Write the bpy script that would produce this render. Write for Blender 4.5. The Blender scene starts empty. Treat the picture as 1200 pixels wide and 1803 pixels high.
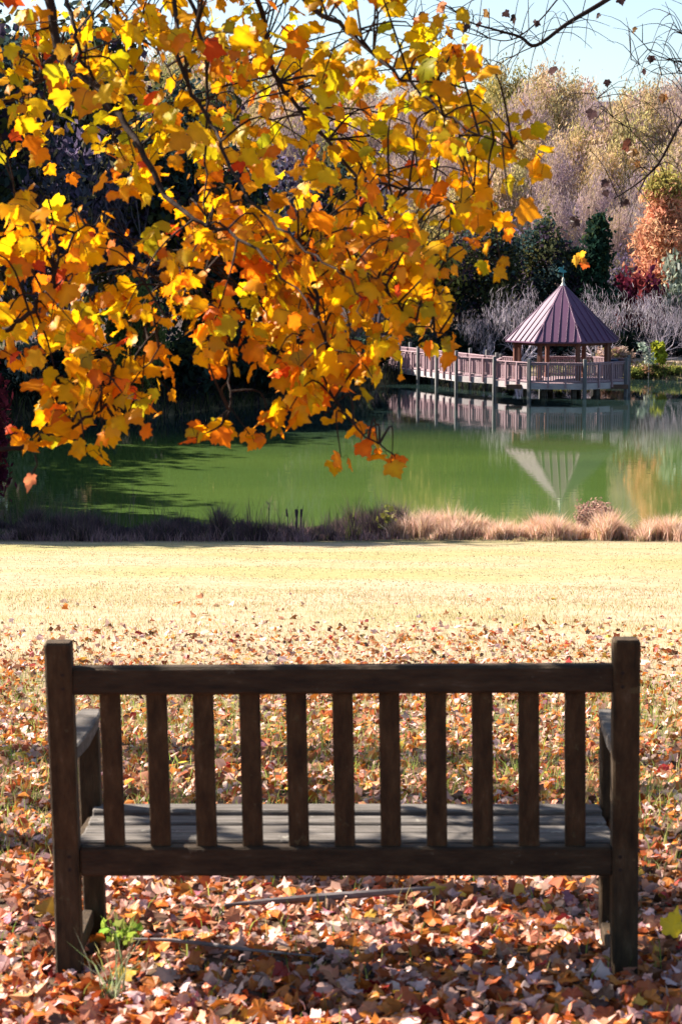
import bpy, math, random
import numpy as np
from mathutils import Vector, Matrix

rng = np.random.default_rng(11)
random.seed(5)
scene = bpy.context.scene
COL = scene.collection
R = math.radians

# ------------------------------------------------------------------ camera
FPX, CX, CY, HOR = 3600.0, 600.0, 901.5, 450.0      # focal length etc. in photo pixels
CAMZ = 6.92
PITCH = math.atan((CY - HOR) / FPX)
cam_d = bpy.data.cameras.new('camera')
cam = bpy.data.objects.new('camera', cam_d); COL.objects.link(cam)
cam.location = (0, 0, CAMZ)
cam.rotation_euler = (R(90) - PITCH, 0, 0)
cam_d.sensor_fit = 'VERTICAL'; cam_d.sensor_height = 36; cam_d.sensor_width = 24
cam_d.lens = FPX / 1803 * 36
cam_d.clip_end = 3000; cam_d.clip_start = 0.1
scene.camera = cam
cam_d.dof.use_dof = True; cam_d.dof.focus_distance = 25; cam_d.dof.aperture_fstop = 11
FW = Vector((0, math.cos(PITCH), -math.sin(PITCH)))
UP = Vector((0, math.sin(PITCH), math.cos(PITCH)))

def P(px, py, Y):
    """world point seen at photo pixel (px, py) at ground distance Y"""
    d = Vector((1, 0, 0)) * ((px - CX) / FPX) + FW - UP * ((py - CY) / FPX)
    return Vector((0, 0, CAMZ)) + d * (Y / d.y)

# ------------------------------------------------------------------ world + sun
SUN_EL, SUN_AZ = R(38), R(155)         # azimuth measured from +X
sd = Vector((math.cos(SUN_AZ) * math.cos(SUN_EL), math.sin(SUN_AZ) * math.cos(SUN_EL), math.sin(SUN_EL)))
w = bpy.data.worlds.new('World'); scene.world = w; w.use_nodes = True
nt = w.node_tree
bg = nt.nodes['Background']
sky = nt.nodes.new('ShaderNodeTexSky'); sky.sky_type = 'NISHITA'; sky.sun_disc = False
sky.sun_elevation = SUN_EL; sky.sun_rotation = R(90) - SUN_AZ
sky.altitude = 0; sky.air_density = 1.0; sky.dust_density = 1.0; sky.ozone_density = 2.0
nt.links.new(sky.outputs[0], bg.inputs[0]); bg.inputs[1].default_value = 0.055
sl = bpy.data.lights.new('sun', 'SUN'); sl.energy = 5.0; sl.angle = R(0.53); sl.color = (1, .89, .77)
so = bpy.data.objects.new('sun', sl); COL.objects.link(so)
so.rotation_euler = sd.to_track_quat('Z', 'Y').to_euler()
vs = scene.view_settings
vs.view_transform = 'Standard'; vs.look = 'None'; vs.gamma = 1; vs.use_curve_mapping = False
vs.exposure = 2.0
scene.cycles.max_bounces = 8; scene.cycles.transparent_max_bounces = 8

# ------------------------------------------------------------------ tags and mesh builder
def tag(o, label=None, cat=None, group=None, kind=None):
    if label: o['label'] = label
    if cat: o['category'] = cat
    if group: o['group'] = group
    if kind: o['kind'] = kind
    return o

def empty(name, loc=(0, 0, 0), rz=0):
    o = bpy.data.objects.new(name, None); COL.objects.link(o)
    o.location = loc; o.rotation_euler = (0, 0, rz); o.empty_display_size = .2
    return o

class MB:
    def __init__(s): s.V = []; s.F = []; s.C = []; s.n = 0
    def add(s, V, F, C=None):
        V = np.asarray(V, dtype=np.float32).reshape(-1, 3)
        F = np.asarray(F, dtype=np.int32)
        s.V.append(V); s.F.append(F + s.n)
        if C is None: C = np.ones((len(V), 3), np.float32)
        C = np.asarray(C, dtype=np.float32)
        if C.ndim == 1: C = np.tile(C, (len(V), 1))
        s.C.append(C); s.n += len(V); return s
    def build(s, name, mat, parent=None, loc=(0, 0, 0), smooth=False, color=False):
        V = np.concatenate(s.V) - np.asarray(loc, np.float32) if not parent else np.concatenate(s.V)
        me = bpy.data.meshes.new(name)
        me.vertices.add(len(V)); me.vertices.foreach_set('co', V.ravel())
        tot = np.concatenate([np.full(len(f), f.shape[1], np.int32) for f in s.F])
        idx = np.concatenate([f.ravel() for f in s.F])
        st = np.concatenate([[0], np.cumsum(tot)[:-1]]).astype(np.int32)
        me.loops.add(len(idx)); me.loops.foreach_set('vertex_index', idx)
        me.polygons.add(len(tot)); me.polygons.foreach_set('loop_start', st)
        try: me.polygons.foreach_set('loop_total', tot)
        except Exception: pass
        me.polygons.foreach_set('use_smooth', np.full(len(tot), smooth))
        if color:
            a = me.color_attributes.new('Col', 'FLOAT_COLOR', 'POINT')
            c = np.concatenate(s.C); c4 = np.ones((len(c), 4), np.float32); c4[:, :3] = c
            a.data.foreach_set('color', c4.ravel())
        me.update(calc_edges=True); me.validate()
        me.materials.append(mat)
        o = bpy.data.objects.new(name, me); COL.objects.link(o)
        if parent: o.parent = parent
        else: o.location = loc
        return o

def tube(mb, pts, rad, sides=6, col=None, cap=True):
    pts = [Vector(p) for p in pts]; n = len(pts)
    V = []; pv = None
    for i, p in enumerate(pts):
        t = (pts[min(i + 1, n - 1)] - pts[max(i - 1, 0)])
        t = t.normalized() if t.length > 1e-9 else Vector((0, 0, 1))
        if pv is None:
            a = Vector((1, 0, 0)) if abs(t.x) < .8 else Vector((0, 1, 0))
            u = t.cross(a).normalized()
        else:
            u = (pv - t * pv.dot(t)); u = u.normalized() if u.length > 1e-6 else t.orthogonal().normalized()
        pv = u; v = t.cross(u)
        r = rad[i] if hasattr(rad, '__len__') else rad
        for k in range(sides):
            a = 2 * math.pi * k / sides
            V.append(p + u * (r * math.cos(a)) + v * (r * math.sin(a)))
    F = [[i * sides + k, i * sides + (k + 1) % sides, (i + 1) * sides + (k + 1) % sides, (i + 1) * sides + k]
         for i in range(n - 1) for k in range(sides)]
    mb.add([tuple(x) for x in V], F, col)
    if cap:
        for i in (0, n - 1):
            ring = list(range(i * sides, i * sides + sides))
            mb.F.append(np.asarray([ring if i else ring[::-1]], np.int32) + (mb.n - n * sides))
    return mb

def bar(mb, p0, p1, wx, dy, bev=.004, side=(1, 0, 0), col=None):
    """rectangular bar with chamfered long edges; wx along 'side', dy across"""
    p0, p1 = Vector(p0), Vector(p1); t = (p1 - p0).normalized()
    s = Vector(side); s = (s - t * s.dot(t)).normalized(); u = t.cross(s)
    a, b, c = wx / 2, dy / 2, bev
    pr = [(-a + c, -b), (a - c, -b), (a, -b + c), (a, b - c), (a - c, b), (-a + c, b), (-a, b - c), (-a, -b + c)]
    L = (p1 - p0).length; e = min(c, L * .2)
    V = []
    for (q, k) in ((p0, 1 - 2 * c / max(wx, dy)), (p0 + t * e, 1), (p1 - t * e, 1), (p1, 1 - 2 * c / max(wx, dy))):
        for (x, y) in pr: V.append(tuple(q + s * x * k + u * y * k))
    F = [[i * 8 + k, i * 8 + (k + 1) % 8, (i + 1) * 8 + (k + 1) % 8, (i + 1) * 8 + k] for i in range(3) for k in range(8)]
    n0 = mb.n
    mb.add(V, F, col)
    mb.F.append(np.asarray([list(range(7, -1, -1)), list(range(24, 32))], np.int32) + n0)
    return mb

def prism(mb, poly, z0, z1, col=None):
    n = len(poly); n0 = mb.n
    V = [(x, y, z0) for x, y in poly] + [(x, y, z1) for x, y in poly]
    mb.add(V, [[i, (i + 1) % n, n + (i + 1) % n, n + i] for i in range(n)], col)
    mb.F.append(np.asarray([list(range(n - 1, -1, -1)), list(range(n, 2 * n))], np.int32) + n0)
    return mb

# ------------------------------------------------------------------ materials
def mat(name):
    m = bpy.data.materials.new(name); m.use_nodes = True
    n = m.node_tree.nodes; l = m.node_tree.links
    return m, n, l, n['Principled BSDF']

K = .72        # overall reflectance level
def ramp(n, stops):
    stops = [(p, tuple(v * K for v in c)) if max(c) < .79 else (p, c) for p, c in stops]
    r = n.new('ShaderNodeValToRGB'); e = r.color_ramp.elements
    while len(e) > 1: e.remove(e[-1])
    e[0].position = stops[0][0]; e[0].color = (*stops[0][1], 1)
    for p, c in stops[1:]:
        x = e.new(p); x.color = (*c, 1)
    return r

def noise_mat(name, stops, scale=(1, 1, 1), nscale=5, detail=6, rough=.8, bump=0, bscale=None, spec=.3, coord='Object', dist=0.01):
    m, n, l, b = mat(name)
    tc = n.new('ShaderNodeTexCoord'); mp = n.new('ShaderNodeMapping'); mp.inputs['Scale'].default_value = scale
    l.new(tc.outputs[coord], mp.inputs[0])
    t = n.new('ShaderNodeTexNoise'); t.inputs['Scale'].default_value = nscale; t.inputs['Detail'].default_value = detail
    t.inputs['Roughness'].default_value = .65
    l.new(mp.outputs[0], t.inputs[0])
    r = ramp(n, stops); l.new(t.outputs[0], r.inputs[0]); l.new(r.outputs[0], b.inputs['Base Color'])
    b.inputs['Roughness'].default_value = rough; b.inputs['Specular IOR Level'].default_value = spec
    if bump:
        t2 = n.new('ShaderNodeTexNoise'); t2.inputs['Scale'].default_value = bscale or nscale * 3; t2.inputs['Detail'].default_value = 5
        l.new(mp.outputs[0], t2.inputs[0])
        bp = n.new('ShaderNodeBump'); bp.inputs['Strength'].default_value = bump; bp.inputs['Distance'].default_value = dist
        l.new(t2.outputs[0], bp.inputs['Height']); l.new(bp.outputs[0], b.inputs['Normal'])
    return m

def leaf_mat(name, trans=.4, gloss=.0, rough=.45):
    """per-leaf colour from the mesh, part of the light passes through"""
    m = bpy.data.materials.new(name); m.use_nodes = True
    n = m.node_tree.nodes; l = m.node_tree.links; n.clear()
    at = n.new('ShaderNodeAttribute'); at.attribute_name = 'Col'
    d = n.new('ShaderNodeBsdfDiffuse'); t = n.new('ShaderNodeBsdfTranslucent')
    mx = n.new('ShaderNodeMixShader'); mx.inputs[0].default_value = trans
    o = n.new('ShaderNodeOutputMaterial')
    l.new(at.outputs['Color'], d.inputs[0]); l.new(at.outputs['Color'], t.inputs[0])
    l.new(d.outputs[0], mx.inputs[1]); l.new(t.outputs[0], mx.inputs[2])
    last = mx
    if gloss:
        g = n.new('ShaderNodeBsdfGlossy'); g.inputs['Roughness'].default_value = rough
        m2 = n.new('ShaderNodeMixShader'); m2.inputs[0].default_value = gloss
        l.new(mx.outputs[0], m2.inputs[1]); l.new(g.outputs[0], m2.inputs[2]); last = m2
    l.new(last.outputs[0], o.inputs[0])
    return m

M_leaf = leaf_mat('maple leaf', .55, .015)
M_litter = leaf_mat('fallen leaf', .18, .03)
M_fol = leaf_mat('foliage', .35)
M_twig = leaf_mat('twig', .0)
M_grass = leaf_mat('grass blade', .45)
M_bark = noise_mat('bark', [(.3, (.035, .026, .022)), (.6, (.10, .075, .06)), (.8, (.16, .13, .11))], (1, 1, .25), 9, rough=.9, bump=.6)
M_palebark = noise_mat('pale bark', [(.3, (.20, .17, .17)), (.7, (.42, .38, .38))], (1, 1, .3), 6, rough=.85, bump=.3)
M_branch = noise_mat('branch bark', spec=.08, stops=[(.3, (.022, .015, .014)), (.55, (.045, .030, .024)), (.78, (.08, .058, .048))], nscale=14, rough=.85, bump=.4)
M_bench = noise_mat('weathered teak', [(.28, (.014, .009, .004)), (.45, (.046, .027, .011)), (.62, (.078, .048, .021)), (.80, (.14, .105, .07))], (9, 9, 2.2), 4, detail=9, rough=.85, bump=.6, bscale=22, dist=.006)
M_benchrail = noise_mat('weathered teak rail', [(.28, (.012, .008, .004)), (.45, (.036, .021, .009)), (.62, (.06, .038, .018)), (.80, (.14, .11, .08))], (2.0, 9, 9), 4, detail=9, rough=.85, bump=.6, bscale=22, dist=.006)
M_benchseat = noise_mat('silvered teak seat', [(.3, (.07, .06, .052)), (.5, (.13, .115, .10)), (.7, (.25, .23, .21))], (1.4, 14, 14), 4, detail=9, rough=.85, bump=.6, bscale=14, dist=.006)
M_peg = noise_mat('dowel end', [(.3, (.015, .01, .008)), (.7, (.04, .028, .02))], (1, 1, 1), 30, rough=.9)
M_deckwood = noise_mat('silvered deck wood', [(.3, (.29, .19, .21)), (.5, (.40, .27, .30)), (.7, (.50, .36, .39))], (3, 3, .6), 3, rough=.85, bump=.2)
M_deckwood2 = noise_mat('pale fascia board', [(.3, (.40, .36, .37)), (.7, (.58, .53, .53))], (1, 1, 2), 3, rough=.85)
M_pile = noise_mat('timber pile', [(.3, (.09, .09, .10)), (.7, (.26, .26, .25))], (4, 4, .5), 3, rough=.85)
M_column = noise_mat('red brown column', [(.3, (.13, .05, .035)), (.7, (.22, .09, .06))], (4, 4, .6), 3, rough=.7)
M_soffit = noise_mat('soffit wood', [(.3, (.09, .05, .035)), (.7, (.16, .09, .06))], (1, 1, 1), 3, rough=.8)
M_roof = noise_mat('standing seam metal', [(.3, (.105, .045, .095)), (.7, (.145, .06, .125))], (1, 1, 1), .8, rough=.5, spec=.35)
M_teal = noise_mat('verdigris copper', [(.3, (.05, .25, .30)), (.7, (.10, .40, .42))], (1, 1, 1), 6, rough=.6)
M_cream = noise_mat('pale metal cap', [(.3, (.6, .58, .5)), (.7, (.7, .68, .6))], (1, 1, 1), 6, rough=.5)
M_blue = noise_mat('blue plastic', [(.3, (.03, .12, .5)), (.7, (.05, .18, .6))], (1, 1, 1), 3, rough=.5)
M_navy = noise_mat('dark bin plastic', [(.3, (.02, .03, .07)), (.7, (.03, .045, .10))], (1, 1, 1), 3, rough=.5)
M_stick = noise_mat('dry bleached wood', [(.3, (.13, .105, .10)), (.7, (.28, .25, .25))], (1, 6, 6), 4, rough=.85, bump=.4)

def lichen(m, scale, lo=.62, col=(.30, .29, .20)):
    n = m.node_tree.nodes; l = m.node_tree.links; b = n['Principled BSDF']
    src = b.inputs['Base Color'].links[0].from_socket
    tc = n.new('ShaderNodeTexCoord'); t = n.new('ShaderNodeTexNoise'); t.inputs['Scale'].default_value = scale; t.inputs['Detail'].default_value = 8
    t.inputs['Roughness'].default_value = .7
    l.new(tc.outputs['Object'], t.inputs[0]); r = ramp(n, [(lo, (0, 0, 0)), (lo + .06, (.8, .8, .8))]); l.new(t.outputs[0], r.inputs[0])
    x = n.new('ShaderNodeMix'); x.data_type = 'RGBA'; x.inputs[7].default_value = (*[c * K for c in col], 1)
    l.new(r.outputs[0], x.inputs[0]); l.new(src, x.inputs[6]); l.new(x.outputs[2], b.inputs['Base Color'])
lichen(M_bench, 17, .62, (.10, .085, .04)); lichen(M_benchrail, 21, .63, (.11, .09, .06)); lichen(M_benchseat, 9, .62, (.42, .40, .34))
lichen(M_deckwood, 1.1, .58, (.30, .24, .22)); lichen(M_roof, .5, .60, (.13, .07, .11))

# ground: straw lawn, litter soil near the bench, green tinge in broad patches, brown woodland floor far off
def ground_mat():
    m, n, l, b = mat('ground')
    tc = n.new('ShaderNodeTexCoord')
    def noise(scale, sc=(1, 1, 1), det=5):
        mp = n.new('ShaderNodeMapping'); mp.inputs['Scale'].default_value = sc; l.new(tc.outputs['Object'], mp.inputs[0])
        t = n.new('ShaderNodeTexNoise'); t.inputs['Scale'].default_value = scale; t.inputs['Detail'].default_value = det
        l.new(mp.outputs[0], t.inputs[0]); return t
    def mix(f, a, c):
        x = n.new('ShaderNodeMix'); x.data_type = 'RGBA'
        if hasattr(f, 'links') or not isinstance(f, float): l.new(f, x.inputs[0])
        else: x.inputs[0].default_value = f
        l.new(a, x.inputs[6]); l.new(c, x.inputs[7]); return x.outputs[2]
    straw = ramp(n, [(.3, (.37, .285, .165)), (.5, (.435, .335, .215)), (.7, (.49, .385, .27))]); l.new(noise(3.0, (1, 1, 1), 8).outputs[0], straw.inputs[0])
    green = ramp(n, [(.3, (.27, .26, .10)), (.7, (.38, .345, .15))]); l.new(noise(6.0).outputs[0], green.inputs[0])
    pm = ramp(n, [(.42, (0, 0, 0)), (.62, (.85, .85, .85))]); l.new(noise(.16, (.7, 1, 1), 4).outputs[0], pm.inputs[0])
    lawn = mix(pm.outputs[0], straw.outputs[0], green.outputs[0])
    soil = ramp(n, [(.3, (.045, .03, .02)), (.6, (.16, .10, .06)), (.75, (.24, .16, .09))]); l.new(noise(14, (1, 1, 1), 8).outputs[0], soil.inputs[0])
    sp = n.new('ShaderNodeSeparateXYZ'); l.new(tc.outputs['Object'], sp.inputs[0])
    def ymask(y0, y1, amp=.0, nz=None):
        mr = n.new('ShaderNodeMapRange'); mr.inputs[1].default_value = y0; mr.inputs[2].default_value = y1
        src = sp.outputs['Y']
        if nz:
            ma = n.new('ShaderNodeMath'); ma.operation = 'MULTIPLY_ADD'; ma.inputs[1].default_value = amp
            l.new(nz.outputs[0], ma.inputs[0]); l.new(src, ma.inputs[2]); src = ma.outputs[0]
        l.new(src, mr.inputs[0]); return mr.outputs[0]
    near = mix(ymask(11, 19, 5, noise(.8)), soil.outputs[0], lawn)
    bankc = ramp(n, [(.35, (.06, .055, .03)), (.6, (.12, .10, .05)), (.75, (.18, .14, .09))]); l.new(noise(1.2).outputs[0], bankc.inputs[0])
    bank = mix(ymask(46.6, 48.5, 1.0, noise(.6)), near, bankc.outputs[0])
    wood = ramp(n, [(.3, (.05, .038, .035)), (.7, (.12, .085, .075))]); l.new(noise(.6).outputs[0], wood.inputs[0])
    pale = ramp(n, [(.3, (.36, .27, .19)), (.7, (.52, .40, .32))]); l.new(noise(.8).outputs[0], pale.inputs[0])
    xm = n.new('ShaderNodeMapRange'); xm.inputs[1].default_value = 9; xm.inputs[2].default_value = 12; l.new(sp.outputs['X'], xm.inputs[0])
    pale2 = mix(xm.outputs[0], wood.outputs[0], pale.outputs[0])
    far = mix(ymask(128, 134, 4, noise(.3)), pale2, wood.outputs[0])
    allc = mix(ymask(116.4, 117.6, 1, noise(.8)), bank, far)
    l.new(allc, b.inputs['Base Color']); b.inputs['Roughness'].default_value = .95; b.inputs['Specular IOR Level'].default_value = .1
    bp = n.new('ShaderNodeBump'); bp.inputs['Strength'].default_value = .5; bp.inputs['Distance'].default_value = .05
    l.new(noise(18, (1, 1, 1), 6).outputs[0], bp.inputs['Height']); l.new(bp.outputs[0], b.inputs['Normal'])
    return m

def water_mat():
    m, n, l, b = mat('pond water')
    tc = n.new('ShaderNodeTexCoord')
    def noise(scale, sc, det=3):
        mp = n.new('ShaderNodeMapping'); mp.inputs['Scale'].default_value = sc; l.new(tc.outputs['Object'], mp.inputs[0])
        t = n.new('ShaderNodeTexNoise'); t.inputs['Scale'].default_value = scale; t.inputs['Detail'].default_value = det
        l.new(mp.outputs[0], t.inputs[0]); return t
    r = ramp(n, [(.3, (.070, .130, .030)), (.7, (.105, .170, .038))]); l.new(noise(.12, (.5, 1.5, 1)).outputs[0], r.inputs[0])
    # murky green towards the lawn; darker further out, shade and reflection put into colour
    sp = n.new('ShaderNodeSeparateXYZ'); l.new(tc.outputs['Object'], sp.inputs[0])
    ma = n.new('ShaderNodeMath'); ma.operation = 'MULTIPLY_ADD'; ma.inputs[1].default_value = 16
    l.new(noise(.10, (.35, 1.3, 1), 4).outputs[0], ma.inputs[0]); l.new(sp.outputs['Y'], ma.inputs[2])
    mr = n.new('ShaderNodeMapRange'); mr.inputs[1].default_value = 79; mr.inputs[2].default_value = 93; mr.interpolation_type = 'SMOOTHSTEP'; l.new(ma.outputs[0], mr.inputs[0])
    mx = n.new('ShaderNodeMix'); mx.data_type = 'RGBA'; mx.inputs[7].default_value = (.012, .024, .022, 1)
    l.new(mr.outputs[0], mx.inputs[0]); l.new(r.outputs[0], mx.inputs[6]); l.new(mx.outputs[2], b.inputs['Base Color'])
    b.inputs['Roughness'].default_value = .03; b.inputs['IOR'].default_value = 1.36
    bp = n.new('ShaderNodeBump'); bp.inputs['Strength'].default_value = .22; bp.inputs['Distance'].default_value = .006
    l.new(noise(2.6, (.5, 1.3, 1), 2).outputs[0], bp.inputs['Height']); l.new(bp.outputs[0], b.inputs['Normal'])
    return m

# ------------------------------------------------------------------ terrain
FX = [-75, -60, -45, -30, -20, -14, -8, -4, 0, 4, 10, 20, 30, 50, 80, 95]
FY = [38, 50, 60, 72, 82, 86, 88, 95, 104, 114.5, 116, 114.5, 113.5, 108, 60, 40]
def shoreF(x): return np.interp(x, FX, FY) + .5 * np.sin(np.asarray(x) * .9)
def shoreN(x): return 51.3 + .5 * np.sin(np.asarray(x) * .45) + .3 * np.sin(np.asarray(x) * 1.3)
def hgt(x, y):
    x = np.asarray(x, float); y = np.asarray(y, float)
    zn0 = np.interp(y, [-60, 0, 4, 5.6, 8, 20, 47.0, 60], [11.5, 5.42, 5.04, 4.885, 4.65, 3.33, .32, -.9])
    dn = y - shoreN(x)
    zb = np.interp(dn, [-4.4, -2.5, -.8, 0, 1, 4, 10], [9, .26, .17, .0, -.25, -.8, -1.6])
    zn = np.minimum(zn0 + (y < 46) * 0, np.maximum(zb, np.where(dn < -2.5, zn0, -9)))
    zn = np.where(dn < -4.4, zn0, np.where(dn < -2.5, np.minimum(zn0, 1.0), zb))
    d = y - shoreF(x)
    wsm = np.clip((d - 3) / 30, 0, 1); d = d * (1 - wsm) + np.maximum(d * .25, y - np.interp(x, [-75, -30, -8, 4, 14, 40, 90], [62, 86, 98, 108, 114, 112, 70])) * wsm
    zf = np.interp(d, [-12, -6, -1, 0, 1.2, 4, 13, 22, 95, 200, 500], [-2, -1.3, -.3, 0, .45, .7, 1.0, 1.6, 13.5, 24, 50])
    z = np.maximum(zn, zf)
    z = z + .025 * np.sin(x * 1.7 + .6 * y) * np.sin(y * 1.1 - .4 * x) * (y < 46) + .6 * np.sin(x * .08 + 1) * np.sin(y * .06) * (d > 25)
    return z
def H(x, y): return float(hgt(x, y))

ys = np.concatenate([np.arange(-30, 3, 1.5), np.arange(3, 24, .3), np.arange(24, 46, .8), np.arange(46, 58, .25), np.arange(58, 82, 2), np.arange(82, 135, .7), np.arange(135, 260, 4), np.arange(260, 620, 20)])
xs = np.concatenate([np.arange(-400, -60, 12), np.arange(-60, -15, 1.5), np.arange(-15, 24, .5), np.arange(24, 60, 1.5), np.arange(60, 401, 12)])
gx, gy = np.meshgrid(xs, ys); gz = hgt(gx, gy)
nx, ny = len(xs), len(ys)
ii = (np.arange(ny - 1)[:, None] * nx + np.arange(nx - 1)[None]).ravel()
g = MB().add(np.stack([gx.ravel(), gy.ravel(), gz.ravel()], 1), np.stack([ii, ii + 1, ii + nx + 1, ii + nx], 1))
tag(g.build('ground', ground_mat(), smooth=True), 'straw coloured lawn sloping to the pond, with wooded banks beyond', 'ground', kind='structure')
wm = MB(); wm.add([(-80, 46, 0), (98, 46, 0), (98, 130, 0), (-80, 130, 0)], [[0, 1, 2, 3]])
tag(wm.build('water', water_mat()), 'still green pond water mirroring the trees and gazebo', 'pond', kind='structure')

# ------------------------------------------------------------------ leaves as geometry
half = [(.18, -.09), (.40, -.03), (.40, .12), (.56, .24), (.60, .47), (.45, .48), (.34, .55), (.33, .71), (.16, .78)]
MAPLE = np.array([(0, 0)] + half + [(0, 1.06)] + [(-x, y) for x, y in half[::-1]])
MAPLE_C = np.concatenate([[(0, .30), (0, .65)], MAPLE])            # two inner points then outline
def maple_template():
    V2 = MAPLE_C; n = len(MAPLE)
    F = []
    for i in range(n):
        a, b = 2 + i, 2 + (i + 1) % n
        ya = (V2[a][1] + V2[b][1]) / 2
        F.append((0 if ya < .55 else 1, a, b))
    # bridging triangles between the two inner points
    F.append((0, 2 + 7, 1)); F.append((0, 1, 2 + n - 7))
    return V2, np.array(F)
LV, LF = maple_template()
SIMPLE = np.array([(0, 0), (.42, .05), (.55, .5), (.2, .6), (0, 1), (-.2, .6), (-.55, .5), (-.42, .05)])
SF = np.array([(0, 1, 2), (0, 2, 3), (0, 3, 4), (0, 4, 5), (0, 5, 6), (0, 6, 7)])

def unit(a): return a / np.maximum(np.linalg.norm(a, axis=-1, keepdims=True), 1e-9)

def scatter_leaves(mb, pos, tip, nrm, size, col, curl=.25, simple=False, r=None):
    """pos (n,3) stem points; tip direction, normal; size; colour per leaf"""
    r = r or rng
    n = len(pos)
    T = SIMPLE if simple else LV; Fc = SF if simple else LF
    tip = unit(tip); side = unit(np.cross(tip, nrm)); nr = np.cross(side, tip)
    x = T[:, 0][None, :, None]; y = T[:, 1][None, :, None]
    fold = r.uniform(-.1, 1, n)[:, None, None] * curl * 1.5
    dro = r.uniform(-.6, 1.2, n)[:, None, None] * curl
    wav = r.uniform(-1, 1, n)[:, None, None] * curl * .8
    asp = r.uniform(.8, 1.15, n)[:, None, None]
    z = -np.abs(x) * fold - (y ** 2) * dro + wav * x * y * 1.6 + r.normal(0, .03, (n, len(T), 1))
    V = pos[:, None, :] + size[:, None, None] * (side[:, None, :] * x * asp + tip[:, None, :] * y + nr[:, None, :] * z)
    F = Fc[None] + (np.arange(n) * len(T))[:, None, None]
    c = np.repeat(col[:, None, :], len(T), 1) * r.uniform(.88, 1.12, (n, len(T), 1))
    if not simple:      # paler along the midrib, rusty margins on some leaves
        c[:, :2] *= 1.15
        c[:, 2:] *= np.where(r.random((n, 1, 1)) < .35, np.array([.92, .72, .8]), np.array([1., 1., 1.]))
    mb.add(V.reshape(-1, 3), F.reshape(-1, 3), c.reshape(-1, 3))

def pick(pal, n, jit=.18, r=None, level=None):
    r = r or rng
    w_ = np.array([p[0] for p in pal], float); w_ /= w_.sum()
    k = r.choice(len(pal), n, p=w_)
    c = np.array([p[1] for p in pal])[k]
    return np.clip(c * (K if level is None else level) * np.exp(r.normal(0, jit, (n, 1))) * np.exp(r.normal(0, jit * .16, (n, 3))), 0.003, .95)

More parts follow.
